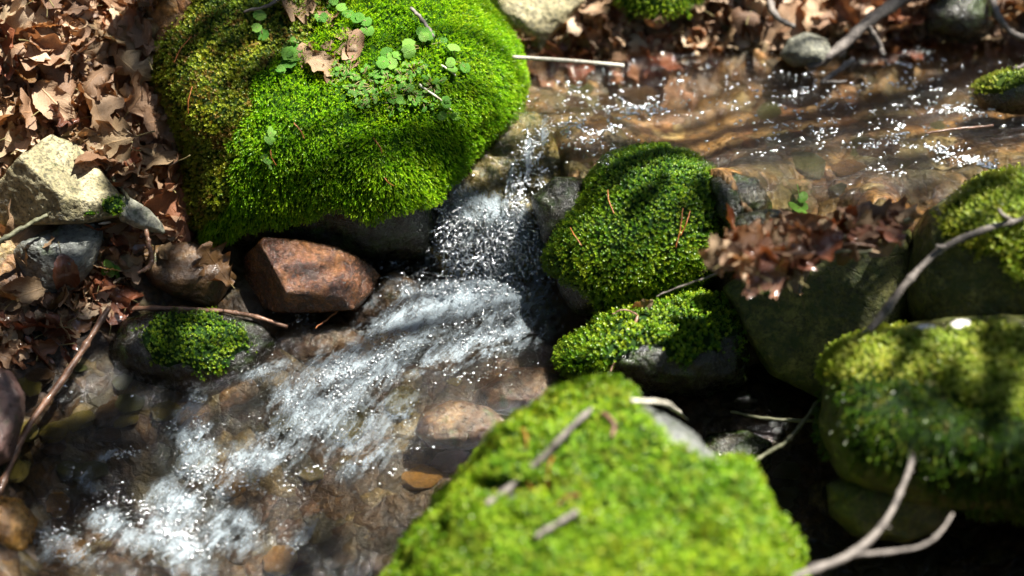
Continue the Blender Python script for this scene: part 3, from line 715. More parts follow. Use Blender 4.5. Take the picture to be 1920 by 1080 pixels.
make_rock('stone', M['ochre'], 'orange ochre stone at the lower left edge, half under water', 'stone', key='stoneO',
    outline=[(-60, 960), (-20, 935), (35, 940), (65, 980), (60, 1030), (20, 1065), (-50, 1060)], z=-.11, front=.04, back=.05, k=9, noise=(.006, 16, .003, 60), seed=40, res=5)
make_rock('stone', M['brown'], 'rounded brown stone washed by the water just above the nearest moss boulder', 'stone', key='stoneQ',
    outline=[(780, 810), (800, 775), (850, 755), (910, 768), (945, 790), (930, 825), (870, 840), (810, 835)], z=-.060, front=.035, back=.05, k=9, cuts=[((0, -.3, .95), .022)], noise=(.006, 18, .003, 60), seed=41, res=5)
make_rock('stone', M['brown'], 'wet brown rock under the spray at the right side of the stream', 'stone', key='stoneR',
    outline=[(900, 730), (950, 695), (1020, 690), (1060, 715), (1040, 760), (960, 780), (905, 765)], z=-.050, front=.03, back=.05, k=9, cuts=[((0, -.2, .98), .022)], noise=(.005, 18, .003, 60), seed=42, res=5)
make_rock('stone', M['brown'], 'brown rock face washed by foam right of the rusty block', 'stone', key='stoneS',
    outline=[(640, 590), (680, 530), (740, 510), (790, 540), (780, 590), (720, 625), (660, 620)], z=-.022, front=.03, back=.05, k=8, noise=(.005, 18, .003, 60), seed=43, res=5)
make_rock('stone', M['brown'], 'dark brown stone under the thin stream edge below the rusty block', 'stone', key='stoneT',
    outline=[(500, 640), (560, 600), (640, 605), (690, 640), (650, 690), (560, 700)], z=-.042, front=.03, back=.05, k=8, noise=(.006, 18, .003, 60), seed=44, res=5)
# cascade rock
make_rock('cascade_rock', M['cascade'], 'algae covered rock face under the falling water', 'rock', key='cascade',
    outline=[(820, 340), (880, 250), (940, 205), (1010, 215), (1060, 300), (1050, 400), (1035, 500), (960, 545), (850, 535), (795, 450)], z=.075, front=.045, back=.10,
    cuts=[((.05, -.60, .80), .040)], k=10, noise=(.008, 14, .004, 50), seed=45, res=6)
make_rock('stone', M['dark'], 'dark wet rock wedged between the cascade and the round moss boulder', 'stone', key='stoneU',
    outline=[(1000, 370), (1040, 335), (1090, 340), (1100, 400), (1070, 450), (1020, 450)], z=.11, front=.03, back=.05, k=9, noise=(.006, 20, .003, 60), seed=46, res=5)
# far bank
make_rock('stone', M['pale'], 'pale pointed rock at the top middle, its tip reaching the far water edge', 'stone', key='stoneV',
    outline=[(850, -60), (1000, -110), (1110, -50), (1085, 10), (1040, 60), (1012, 98), (985, 80), (930, 45), (875, 20)], z=.225, front=.05, back=.08, k=16, cuts=[((.25, -.62, .74), .035), ((-.8, -.5, .2), .05)], noise=(.006, 12, .004, 40), seed=47, res=6)
make_mossy('mossy_stone', M['olive'], 'small blurred moss hummock at the top edge among far leaves', 'mossy stone',
    dict(mask=pmask([], 1.0, nz=(-.4, .1)), mat=GREEN_H, spacing=.0036, length=.008, tmpl=FEATH, seed=63, sag=.4, lump=.004),
    outline=[(1160, -10), (1200, -60), (1290, -60), (1320, -10), (1285, 30), (1230, 50), (1185, 35)], z=.235, front=.04, back=.05, k=8, noise=(.006, 12, .003, 40), seed=48, res=5, key='stoneW')
make_rock('stone', M['greydry'], 'round olive stone at the far water edge beside the leaning stick', 'stone', key='stoneX',
    outline=[(1463, 105), (1475, 75), (1510, 62), (1550, 75), (1562, 105), (1545, 125), (1490, 125)], z=.195, front=.03, back=.035, k=9, noise=(.003, 16, .002, 50), seed=49, res=5)
make_rock('stone', M['dark'], 'dark rock at the top right among the leaves', 'stone', key='stoneY',
    outline=[(1725, 20), (1760, -30), (1850, -20), (1860, 50), (1810, 80), (1745, 60)], z=.212, front=.04, back=.05, k=9, noise=(.006, 16, .002, 50), seed=50, res=5)
make_mossy('mossy_stone', M['dark'], 'dark stone with thin moss at the right edge of the upper pool', 'mossy stone',
    dict(mask=pmask([(1880, 155, 60, 18, -15, .8)], 0), mat=GREEN_F, spacing=.0034, length=.005, tmpl=STAR, seed=64, lump=.003, thick=.002),
    outline=[(1825, 175), (1860, 145), (1930, 130), (2010, 140), (2020, 200), (1920, 208), (1850, 205)], z=.19, front=.04, back=.05, k=9, noise=(.006, 16, .003, 50), seed=51, res=5, key='stoneZ')
make_rock('stone', M['dark'], 'dark grey stone in the shade right of the nearest moss boulder', 'stone', key='stoneAA',
    outline=[(1300, 850), (1330, 815), (1400, 808), (1445, 830), (1440, 875), (1370, 895), (1315, 880)], z=-.07, front=.035, back=.04, k=9, noise=(.005, 16, .003, 60), seed=52, res=5)
make_rock('stone', M['dark'], 'dark wet stone at the pool edge touching the right side of the round moss boulder', 'stone', key='stoneCC',
    outline=[(1335, 340), (1375, 322), (1420, 335), (1445, 380), (1430, 425), (1370, 440), (1340, 400)], z=.155, front=.03, back=.04, k=8, cuts=[((0, -.1, .99), .026)], noise=(.006, 30, .003, 90), seed=54, res=5)
make_rock('stone', M['dark'], 'glistening dark clod between the round moss boulder and the leaf heap', 'stone', key='stoneBB',
    outline=[(1372, 425), (1395, 402), (1440, 395), (1490, 400), (1510, 425), (1460, 445), (1400, 445)], z=.17, front=.02, back=.03, k=8, noise=(.004, 40, .004, 110), seed=53, res=5)

build_water()
# loose stones: in the dark hollow and on the beds
r2 = random.Random(5)
def loose(regs, n, mats, name, label, cat, group, size, zoff=.0):
    base = []
    for j in range(5):
        d, F = ico(4); P = d * np.array([1, r2.uniform(.65, .95), r2.uniform(.35, .5)])
        for q in range(5):
            nn = unit(np.array([r2.gauss(0, 1) for _ in range(3)])); h = r2.uniform(.55, .85); dn = P @ nn
            P = P - np.outer(np.maximum(dn - h, 0) * .8, nn)
        P = P * (1 + .30 * fbm(d * 1.8 + j * 5, 4, j))[:, None]
        for mm in mats:
            o = mesh_np(name, P, F, mm); base.append((o, False))
    used = [False] * len(base); out = []
    for i in range(n):
        (x0, y0, x1, y1) = r2.choice(regs); h = hit(r2.uniform(x0, x1), r2.uniform(y0, y1), keys=('ground',))
        if h is None: continue
        j = r2.randrange(len(base)); src = base[j][0]
        if used[j]: o = src.copy(); COL.objects.link(o)
        else: o = src; used[j] = True
        s = r2.uniform(*size); o.scale = (s, s, s * r2.uniform(.7, 1.1)); o.rotation_euler = (r2.uniform(-.15, .15), r2.uniform(-.15, .15), r2.uniform(0, 6.3))
        o.location = h[0] + np.array([0, 0, s * .15 + zoff]); tag(o, label, cat, group); out.append(o)
    for j, u_ in enumerate(used):
        if not u_: bpy.data.objects.remove(base[j][0])
    return out
loose([(1250, 150, 1900, 250), (1480, 250, 1880, 350), (1060, 160, 1250, 220)], 24, [M['brown'], M['ochre'], M['olive']], 'submerged_stone', 'brown stone lying under the clear water of the upper pool', 'stone', 'stones under the upper pool', (.014, .034), -.010)
loose([(80, 760, 700, 1070), (650, 700, 950, 900)], 30, [M['brown'], M['ochre'], M['cascade']], 'submerged_stone', 'brown stone lying under the fast water of the lower stream', 'stone', 'stones under the lower stream', (.014, .032), -.008)
loose([(1360, 690, 1540, 860), (1420, 860, 1560, 1080)], 26, [M['dark'], M['olive']], 'pebble', 'small dark pebble in the shaded hollow between the right boulders', 'pebble', 'pebbles in the shaded hollow', (.008, .02))
loose([(20, 690, 260, 900)], 16, [M['olive'], M['cascade'], M['brown']], 'pebble', 'small wet stone in the shallow water by the left edge stick', 'pebble', 'small wet stones at the left edge', (.010, .024))

# ------------------------------------------------------------------ dead leaves
def leaf_arrays(kind, rng, L=1.0, nu=22, nv=13):
    u = np.linspace(0, 1, nu); v = np.linspace(-1, 1, nv); U, Vv = np.meshgrid(u, v, indexing='ij')
    if kind == 'oak':
        w_ = .36 * np.sin(np.pi * U ** .75) ** .7 * (1 + .42 * np.sin(2 * np.pi * 4.2 * U + rng.uniform(0, 2))) * (.55 + .6 * U)
    elif kind == 'serrate':
        w_ = .30 * np.sin(np.pi * U ** .85) ** .75 * (1 + .12 * (((U * 11) % 1) - .5))
    elif kind == 'maple':
        w_ = .46 * np.sin(np.pi * U ** .6) ** .6 * (1 + .35 * np.sin(2 * np.pi * 2.6 * U + 1)) * (1 + .12 * np.sin(2 * np.pi * 9 * U))
    else:
        w_ = .26 * np.sin(np.pi * U ** .9) ** .8 * (1 + .04 * np.sin(40 * U))
    w_ = np.maximum(w_, .004)
    asym = 1 + .10 * rng.normal() * np.sign(Vv)
    x = U - .5 + .10 * np.abs(Vv) * w_ * 2; y = Vv * w_ * asym
    pl = rng.uniform(.012, .026) * np.cos(2 * np.pi * (9 * U - 3.5 * np.abs(Vv) * .5)) * np.abs(Vv) ** .5
    P = np.column_stack([x.ravel() * 3 + rng.uniform(0, 50), y.ravel() * 3, np.zeros(x.size)])
    cr = rng.uniform(.07, .15) * fbm(P, 3, int(rng.integers(100))).reshape(x.shape)
    edge = rng.uniform(-.05, .08) * np.abs(Vv) ** 3 * np.sin(2 * np.pi * (U * rng.uniform(2, 4) + rng.random()))
    z = pl + cr + edge
    cc = rng.choice([rng.uniform(1.0, 2.2), rng.uniform(2.5, 5.0), rng.uniform(4, 8)]) * rng.choice([1, 1, -1])
    # roll across, about an axis along length (optionally skewed)
    ang = cc * y * (1 + .4 * (U - .5) * rng.normal())
    ys = np.sin(ang) / cc; zs = (1 - np.cos(ang)) / cc
    y2 = ys - z * np.sin(ang); z2 = zs + z * np.cos(ang)
    kb = rng.uniform(-2.2, 2.8); a2 = kb * x
    x3 = np.sin(a2) / (kb + 1e-6) - z2 * np.sin(a2); z3 = (1 - np.cos(a2)) / (kb + 1e-6) + z2 * np.cos(a2)
    V = np.column_stack([x3.ravel(), y2.ravel(), z3.ravel()]) * L
    i = np.arange(nu * nv).reshape(nu, nv); F = np.stack([i[:-1, :-1], i[1:, :-1], i[1:, 1:], i[:-1, 1:]], -1).reshape(-1, 4)
    if rng.random() < .5 and kind != 'small':       # torn bits
        hole = fbm(np.column_stack([x.ravel() * 7, y.ravel() * 9, np.full(x.size, 3.3 * rng.random())]), 2, 7) > .52
        F = F[~hole[F].all(1)]
    uv = np.column_stack([U.ravel(), (Vv.ravel() + 1) / 2])
    return V - V.mean(0), F, uv
LR = np.random.default_rng(77)
KINDS = ['oak', 'serrate', 'maple', 'plain', 'serrate', 'oak', 'maple']
def tube_arrays(P, R, n=7):
    P = np.asarray(P, float); T = unit(np.gradient(P, axis=0)); ref = np.array([.13, .21, .97]); X = unit(np.cross(T, ref)); Y = np.cross(T, X)
    a = np.linspace(0, 2 * np.pi, n, endpoint=False); R = np.broadcast_to(R, (len(P),))
    V = (P[:, None] + (np.cos(a)[None, :, None] * X[:, None] + np.sin(a)[None, :, None] * Y[:, None]) * R[:, None, None]).reshape(-1, 3)
    i = np.arange(len(P) * n).reshape(len(P), n); j = np.roll(i, -1, 1)
    F = np.stack([i[:-1], j[:-1], j[1:], i[1:]], -1).reshape(-1, 4)
    return V, [F, i[0][::-1].reshape(1, n), i[-1].reshape(1, n)]
LEAFLIB = []
for q in range(22):
    V, F, uv = leaf_arrays(KINDS[q % len(KINDS)], LR)
    me = mesh_np('leaf_master', V, F, None, uv=uv); m_ = me.data; bpy.data.objects.remove(me)
    # stem starts at the leaf base (u=0, v centre)
    base = V[6]; d = unit(V[6] - V[6 + 13 * 3]); pts = [base + d * t * .28 + np.array([0, 0, .04 * math.sin(t * 2)]) for t in np.linspace(0, 1, 6)]
    sv, sf = tube_arrays(pts, np.linspace(.008, .012, 6), 5); so = mesh_np('stem', sv, sf, M['stem']); sm = so.data; bpy.data.objects.remove(so)
    LEAFLIB.append((m_, sm, KINDS[q % len(KINDS)], V, F, uv))
_lm = {}
def leaf_mesh(j, mat):
    if (j, mat.name) not in _lm:
        m_ = LEAFLIB[j][0].copy(); m_.materials.clear(); m_.materials.append(mat); _lm[(j, mat.name)] = m_
    return _lm[(j, mat.name)]
def put_leaf(pos, nrm, size, yaw, mat, label, group=None, tilt=.5, j=None, name='dead_leaf', cat='dead leaf', rng=LR, stem=True, flip=False):
    j = int(rng.integers(len(LEAFLIB))) if j is None else j
    o = bpy.data.objects.new(name, leaf_mesh(j, mat)); COL.objects.link(o)
    n = unit(np.asarray(nrm) + rng.normal(0, tilt, 3)); 
    if flip: n = -n
    q = Vector(n).to_track_quat('Z', 'Y').to_matrix().to_4x4() @ Matrix.Rotation(yaw, 4, 'Z')
    o.matrix_world = Matrix.Translation(Vector(pos)) @ q @ Matrix.Scale(size, 4)
    tag(o, label, cat, group)
    if stem:
        s = bpy.data.objects.new('stem', LEAFLIB[j][1]); COL.objects.link(s); s.parent = o
    return o
def inpoly(px, py, poly):
    ins = False; n = len(poly); j = n - 1
    for i in range(n):
        if (poly[i][1] > py) != (poly[j][1] > py) and px < (poly[j][0] - poly[i][0]) * (py - poly[i][1]) / (poly[j][1] - poly[i][1]) + poly[i][0]: ins = not ins
        j = i
    return ins
def rand_in(poly, rng):
    xs = [p[0] for p in poly]; ys = [p[1] for p in poly]
    while True:
        p = (rng.uniform(min(xs), max(xs)), rng.uniform(min(ys), max(ys)))
        if inpoly(*p, poly): return p
LEFTP = [(-120, -90), (330, -90), (285, 40), (275, 120), (315, 230), (340, 330), (352, 450), (330, 470), (225, 370), (95, 262), (0, 340), (-120, 430)]
FARP = [(1050, 100), (1100, -100), (2050, -100), (2050, 70), (1760, 82), (1600, 84), (1450, 86), (1300, 96), (1150, 98)]
MIDP = [(840, -10), (870, 25), (990, 85), (960, 95), (900, 40), (840, 20)]
def scatter_leaves(poly, n, size, label_fn, group, mats, lift=(0, .03), tilt=.5, keys=None, spread=.018):
    pts = []; tries = 0
    while len(pts) < n and tries < n * 60:
        tries += 1; p = rand_in(poly, LR); h = hit(*p, keys=keys)
        if h is None: continue
        if any(np.linalg.norm(h[0] - q) < spread for q in pts): continue
        pts.append(h[0]); lf = LR.uniform(*lift); j = int(LR.integers(len(LEAFLIB)))
        put_leaf(h[0] + np.array([0, 0, lf]), unit(h[1] + np.array([0, -.25, .5])), LR.uniform(*size), LR.uniform(0, 6.28), mats[int(LR.integers(len(mats)))], label_fn(LEAFLIB[j][2]), group, tilt, j)
KN = {'oak': 'lobed oak', 'serrate': 'toothed oval', 'maple': 'broad lobed', 'plain': 'narrow'}
LITTER_KEYS = ('ground',)
scatter_leaves(LEFTP, 98, (.042, .100), lambda k_: 'curled dry brown %s leaf in the litter covering the upper left bank' % KN[k_], 'leaves on the upper left bank', [M['dead']] * 6 + [M['wetdead']], (.006, .045), .7, LITTER_KEYS, .016)
scatter_leaves(FARP, 84, (.050, .090), lambda k_: 'blurred dry %s leaf on the far bank behind the pool' % KN[k_], 'leaves on the far bank', [M['dead']], (.006, .05), .75, LITTER_KEYS, .017)
# wet ones among the left stones
WETP = [(-60, 540), (60, 560), (200, 480), (250, 500), (230, 580), (150, 640), (60, 680), (-60, 690)]
scatter_leaves(WETP, 18, (.045, .075), lambda k_: 'wet dark brown %s leaf between the left bank stones' % KN[k_], 'wet leaves between the left stones', [M['wetdead'], M['wetdead'], M['dead']], (.004, .02), .45, None, .016)
scatter_leaves([(185, 420), (300, 440), (340, 300), (360, 430), (330, 470), (290, 520), (230, 520), (190, 480)], 12, (.04, .065), lambda k_: 'dry brown %s leaf between the grey stones and the big moss boulder' % KN[k_], 'leaves by the grey stones', [M['dead'], M['wetdead']], (.004, .02), .5, None, .016)
scatter_leaves([(990, 105), (1320, 98), (1330, 125), (1200, 150), (1000, 150)], 12, (.05, .08), lambda k_: 'wet reddish leaf in the shallow far edge of the pool by the straw stalk', 'wet leaves in the far shallow edge', [M['wetdead']], (.004, .01), .15, LITTER_KEYS, .03)
scatter_leaves([(1600, 78), (1920, 78), (1920, 110), (1650, 100)], 8, (.05, .08), lambda k_: 'wet reddish leaf at the far right water edge', 'wet leaves at the far right water edge', [M['wetdead']], (.004, .01), .15, LITTER_KEYS, .03)
# leaf heap (dam) on the slab
DAM = [(1345, 480), (1375, 435), (1440, 430), (1520, 415), (1620, 405), (1700, 402), (1705, 428), (1620, 452), (1540, 470), (1500, 495), (1440, 510), (1390, 500)]
pts = 0
while pts < 84:
    p = rand_in(DAM, LR); t_ = (p[0] - 1340) / 360; z = .178 + .028 * LR.random(); P = at(p[0], p[1], z)
    put_leaf(P, (LR.normal(0, .25), -.55, .8), LR.uniform(.028, .064), LR.uniform(-.7, .7) + (0 if LR.random() < .5 else math.pi), M['dead' if LR.random() < .45 else 'wetdead'], 'dry brown leaf jammed in the leaf heap on top of the slab', 'leaves in the leaf heap', .35); pts += 1
for i, (x, y, s, yw, lab, mt) in enumerate([(1500, 500, .075, 1.3, 'long dry lobed leaf hanging down from the leaf heap over the slab', 'dead'), (1410, 500, .055, 1.7, 'red-brown leaf hanging at the left end of the leaf heap', 'wetdead'),
        (1460, 510, .06, 1.5, 'pale brown leaf drooping below the middle of the leaf heap', 'dead')]):
    put_leaf(at(x, y, .125), (0, -.95, .25), s, yw, M[mt], lab, None, .12, 0 if i == 0 else 5)
# underlayer of broken leaf litter (one mass)
def litter():
    VV = []; FF = []; UU = []; TT = []; off = 0
    for poly, n in ((LEFTP, 650), (FARP, 900), (MIDP, 40), (WETP, 60)):
        for _ in range(n):
            p = rand_in(poly, LR); h = hit(*p, keys=('ground',))
            if h is None: continue
            V, F, uv = LEAFLIB[int(LR.integers(len(LEAFLIB)))][3:]
            n_ = unit(h[1] + LR.normal(0, .45, 3)); q = np.array((Vector(n_).to_track_quat('Z', 'Y').to_matrix() @ Matrix.Rotation(LR.uniform(0, 6.28), 3, 'Z')))
            VV.append((V * LR.uniform(.02, .055)) @ q.T + h[0] + [0, 0, LR.uniform(0, .012)]); FF.append(F + off); UU.append(uv); TT.append(np.full(len(V), LR.random())); off += len(V)
    o = mesh_np('leaf_litter', np.concatenate(VV), np.concatenate(FF), M['dead'], {'tint': np.concatenate(TT)}, np.concatenate(UU))
    tag(o, 'broken dead leaf litter filling the gaps between the leaves on both banks', 'leaf litter', kind='stuff')
litter()
# single leaves one can point to
SINGLE = [
    (405, 500, .070, 2.2, 'wetdead', 'shiny wet red-brown leaf draped between the flat brown stone and the rusty block', 5),
    (215, 415, .060, .4, 'dead', 'curled tan leaf standing on the small gap right of the grey stone', 1),
    (238, 455, .050, 2.8, 'wetdead', 'folded amber leaf behind the little green seedling', 4),
    (310, 395, .085, -1.1, 'dead', 'long rolled brown leaf lying down the bank beside the big moss boulder', 8),
    (60, 430, .075, .5, 'dead', 'wide pleated brown leaf between the cream stone and the banded grey stone', 2),
    (200, 500, .065, .9, 'wetdead', 'yellow-brown oak leaf under the little green seedling', 0),
    (90, 640, .075, .4, 'wetdead', 'large folded red-brown leaf at the top of the left shallow water', 6),
    (215, 545, .06, 2.4, 'wetdead', 'mottled yellow-brown leaf above the top end of the long stick', 9),
    (250, 290, .090, .25, 'dead', 'large ruffled tan leaf just behind the cream stone', 2),
    (55, 60, .085, .2, 'dead', 'big pale tan leaf with a dark hole near the top left corner', 13),
    (600, 125, .055, -.8, 'dead', 'dry curled leaf lying on the big moss boulder among round green leaves', 3),
    (560, 12, .055, .3, 'dead', 'pinkish brown leaf at the top edge on the big moss boulder', 6),
    (665, 85, .045, 1.3, 'dead', 'upright dark brown leaf on the big moss boulder left of the green plants', 15),
    (1300, 112, .040, .2, 'wetdead', 'bright orange-red leaf at the far water edge', 10),
    (1655, 408, .035, .6, 'wetdead', 'small bright red leaf at the right end of the leaf heap', 5),
    (1560, 418, .06, .2, 'wetdead', 'flat orange-brown leaf on the water edge behind the leaf heap', 9),
    (1140, 85, .06, 1.0, 'dead', 'pale fan-shaped leaf on the far bank above the straw stalk', 2),
]
for x, y, s, yw, mt, lab, j in SINGLE:
    h = hit(x, y)
    if x in (1655, 1560): P, N_ = at(x, y, .19), np.array([0, -.3, .9])
    else: P, N_ = h[0] + h[1] * .008, h[1]
    put_leaf(P, N_ + np.array([0, -.15, .3]), s, yw, M[mt], lab, None, .15, j)

for i in range(14):
    x, y = LR.normal(625, 38), LR.normal(112, 30); h = hit(x, y)
    put_leaf(h[0] + h[1] * .004, h[1], LR.uniform(.018, .038), LR.uniform(0, 6.28), M['dead'], 'small brown leaf scrap caught in the plant patch on the big moss boulder', 'leaf scraps on the big moss boulder', .4, None, name='leaf_scrap', cat='leaf scrap', stem=False)
# ------------------------------------------------------------------ twigs, stalks and needles
def catmull(P, n=8):
    P = np.asarray(P, float); Q = np.vstack([2 * P[0] - P[1], P, 2 * P[-1] - P[-2]]); out = []
    for i in range(1, len(Q) - 2):
        for t in np.linspace(0, 1, n, endpoint=False):
            a, b, c, d = Q[i - 1:i + 3]; out.append(.5 * (2 * b + (c - a) * t + (2 * a - 5 * b + 4 * c - d) * t * t + (3 * b - a - 3 * c + d) * t ** 3))
    out.append(P[-1]); return np.array(out)
def twig(name, pts, r0, r1, mat, label, cat='twig', group=None, branches=(), knob=.22, wob=.0012, parent=None, part=None):
    C_ = catmull(pts, 12); t = np.linspace(0, 1, len(C_)); C_ = C_ + wob * np.column_stack([fbm(np.column_stack([t * 9, t * 0 + i * 5 + len(label or 'x'), t * 0]), 2, i) for i in range(3)])
    R = r0 + (r1 - r0) * t; R = R * (1 + knob * fbm(np.column_stack([t * 22, t * 0 + 3, t * 0]), 2, 3) + knob * 1.6 * np.exp(-(((t * 7) % 1 - .5) / .07) ** 2))
    V, F = tube_arrays(C_, R, 9)
    if not branches:
        o = mesh_np(name if parent is None else part, V, F, mat, parent=parent)
        if parent is None: tag(o, label, cat, group)
        return o
    root = tag(empty(name), label, cat, group); mesh_np('main_stem', V, F, mat, parent=root)
    for bp, b0, b1 in branches: twig('branch', bp, b0, b1, mat, None, parent=root, part='branch')
    return root
def S(px, py, off=.003, fb=0):
    h = hit(px, py)
    return h[0] + h[1] * off if h else at(px, py, fb)
A3 = lambda px, py, z: at(px, py, z)
twig('stick', [A3(204, 576, .03), A3(165, 640, .012), A3(115, 715, -.01), A3(60, 790, -.03), A3(28, 850, -.05), A3(-5, 930, -.07)], .0036, .0042, M['twigbrown'], 'long red-brown wet stick slanting from the left stones into the water', 'stick')
twig('twig', [A3(1990, 400, .235), A3(1915, 412, .225), A3(1850, 430, .215), A3(1760, 470, .19), A3(1700, 530, .16), A3(1650, 595, .125), A3(1592, 660, .095)], .0028, .0054, M['twig'], 'bare grey knobbly twig arching between the two right edge boulders',
     branches=[([A3(1895, 415, .222), A3(1880, 402, .235), A3(1872, 392, .24)], .0028, .0015), ([A3(1775, 462, .195), A3(1755, 462, .2)], .0028, .002)], knob=.2)
twig('twig', [A3(1400, 1130, .02), A3(1500, 1078, .03), A3(1590, 1042, .035), A3(1655, 985, .045), A3(1692, 915, .06), A3(1710, 850, .075), A3(1698, 796, .09)], .0046, .0024, M['twig'], 'pale pinkish forked twig curving up in the lower right corner',
     branches=[([A3(1590, 1042, .035), A3(1650, 1036, .03), A3(1740, 1018, .03), A3(1787, 965, .04)], .0026, .0017), ([A3(1655, 985, .045), A3(1668, 990, .05)], .002, .001), ([A3(1700, 890, .065), A3(1712, 884, .07)], .0018, .001), ([A3(1745, 1016, .03), A3(1752, 1004, .036)], .0016, .001)], knob=.25)
twig('twig', [A3(1395, 876, -.03), A3(1440, 848, -.02), A3(1485, 818, -.01), A3(1532, 755, .0)], .0022, .0026, M['twigolive'], 'thin grey-green twig in the shade left of the lower right boulder')
twig('twig', [A3(1370, 772, -.04), A3(1440, 785, -.04), A3(1530, 790, -.04)], .0018, .0024, M['twigolive'], 'thin yellowish twig lying across the dark hollow')
twig('stick', [S(1112, 783, .012), S(1060, 822, .014), S(1010, 862, .012), S(960, 905, .010), S(915, 945, .006)], .0030, .0042, M['twig'], 'straight grey-brown stick lying over the nearest moss boulder', 'stick')
twig('twig', [S(1132, 785, .010), S(1148, 805, .012), S(1142, 832, .010)], .0026, .0024, M['twigbrown'], 'short bent brown twig beside the straight stick on the nearest boulder')
twig('stick', [S(1085, 965, .01), S(1050, 985, .012), S(1010, 1015, .01)], .0032, .003, M['twig'], 'short pale stick buried in moss at the bottom of the nearest boulder', 'stick')
twig('stick', [A3(1515, 126, .186), A3(1570, 92, .205), A3(1640, 32, .235), A3(1720, -20, .26)], .0060, .0085, M['twig'], 'pale thick stick leaning from the far water edge over the leaves', 'stick', branches=[([A3(1625, 45, .23), A3(1650, 85, .20), A3(1655, 105, .19)], .004, .003)], knob=.15)
twig('twig', [A3(1540, 156, .184), A3(1565, 137, .19), A3(1602, 110, .20)], .0028, .0036, M['twig'], 'short grey twig standing in the far edge of the pool')
twig('twig', [A3(1548, 154, .184), A3(1585, 153, .184)], .0024, .002, M['twig'], 'tiny grey twig lying on the water below the short grey twig')
twig('twig', [A3(1860, -10, .25), A3(1872, 30, .235), A3(1900, 62, .215), A3(1960, 80, .21)], .0045, .004, M['twig'], 'curved pale root-like twig in the top right corner')
twig('twig', [A3(1440, -10, .25), A3(1455, 30, .24), A3(1490, 50, .232)], .005, .003, M['twig'], 'pale bent twig among far leaves left of the leaning stick')
twig('twig', [A3(1900, 130, .2), A3(1960, 112, .21)], .003, .003, M['twig'], 'grey twig at the right edge above the thin mossed stone')
twig('straw_stalk', [A3(960, 107, .235), A3(1060, 113, .225), A3(1170, 123, .21)], .0026, .0026, M['straw'], 'straight whitish straw stalk bridging from the big moss boulder to the far bank', 'straw', knob=.02, wob=.0)
twig('straw_stalk', [A3(1735, 250, .187), A3(1800, 241, .187), A3(1862, 236, .187)], .0014, .0018, M['twigbrown'], 'thin brown stalk floating on the right of the upper pool', 'straw')
# leaf heap sticks
for i in range(11):
    x0 = LR.uniform(1350, 1600); y0 = 500 - (x0 - 1350) * .22 + LR.uniform(-25, 12); L_ = LR.uniform(60, 120); a_ = LR.uniform(-.45, .05); z_ = LR.uniform(.18, .205)
    twig('twig', [A3(x0, y0, z_), A3(x0 + L_ * .5, y0 + L_ * .5 * a_ + LR.uniform(-6, 6), z_ + .004), A3(x0 + L_, y0 + L_ * a_, z_)], .0008, .0014, M['twigbrown'], 'thin brown stem or twig mixed into the leaf heap', 'twig', 'thin twigs in the leaf heap')
twig('twig', [A3(1315, 474, .17), A3(1380, 452, .185), A3(1460, 436, .19), A3(1540, 418, .195)], .0018, .0026, M['twigbrown'], 'brown twig along the back of the leaf heap')
twig('twig', [A3(1560, 450, .19), A3(1620, 436, .195), A3(1680, 418, .2), A3(1725, 402, .205)], .0026, .0026, M['twigolive'], 'straight olive stick on the right half of the leaf heap')
twig('twig', [A3(1440, 482, .195), A3(1475, 462, .20), A3(1500, 478, .195), A3(1530, 488, .19), A3(1570, 472, .19), A3(1620, 472, .185), A3(1655, 464, .18)], .0020, .0014, M['twigolive'], 'wavy dark vine looping in front of the leaf heap')
twig('twig', [A3(1512, 490, .15), A3(1505, 520, .13), A3(1498, 552, .11)], .0017, .0014, M['twig'], 'small straight twig hanging below the leaf heap')
twig('twig', [A3(1330, 492, .18), A3(1360, 485, .18), A3(1410, 458, .185)], .0028, .0034, M['twig'], 'pale bark twig at the left end of the leaf heap')
twig('twig', [A3(1230, 556, .085), A3(1270, 540, .10), A3(1320, 522, .12), A3(1365, 505, .135)], .0009, .0014, M['twig'], 'thin grey twig spanning from the debris to the leaf heap')
twig('twig', [A3(1196, 592, .06), A3(1180, 628, .045), A3(1158, 662, .03), A3(1145, 698, .015)], .0018, .0012, M['twigbrown'], 'brown twig hanging down from the debris on the low mossy stone',
     branches=[([A3(1196, 592, .06), A3(1170, 580, .07), A3(1148, 590, .065)], .0012, .0008)])
for i, (x, y, lab) in enumerate([(1205, 572, 'crumpled brown leaf scrap topmost in the debris on the low mossy stone'), (1190, 600, 'torn brown leaf scrap midway down the debris on the low mossy stone'), (1180, 628, 'narrow brown leaf scrap lowest in the debris on the low mossy stone')]):
    put_leaf(at(x, y, .065 - .02 * i), (0, -.8, .5), .03, .5 + i, M['dead'], lab, None, .3, 4 + i, name='leaf_scrap', cat='leaf scrap', stem=False)
# left bank twigs
twig('twig', [A3(273, 430, .13), A3(280, 460, .115), A3(286, 485, .10), A3(276, 505, .09)], .0026, .0030, M['twigbrown'], 'stubby forked brown twig between the grey stones and the flat brown stone', branches=[([A3(280, 500, .092), A3(258, 512, .09)], .0024, .0018)])
twig('twig', [A3(-10, 458, .125), A3(40, 428, .13), A3(88, 402, .14)], .0032, .0022, M['twigolive'], 'dark slanting twig below the cream stone at the left edge')
twig('twig', [S(205, 330, .008), S(222, 352, .01), S(240, 380, .008)], .0024, .0022, M['twigolive'], 'short olive twig touching the right corner of the cream stone')
twig('twig', [S(530, 6, .012), S(500, 22, .016), S(462, 33, .014)], .0024, .0016, M['twig'], 'grey twig at the top edge on the big moss boulder')
twig('twig', [S(768, 24, .012), S(790, 48, .015), S(812, 78, .012)], .0020, .0028, M['twig'], 'short grey twig on the back of the big moss boulder')
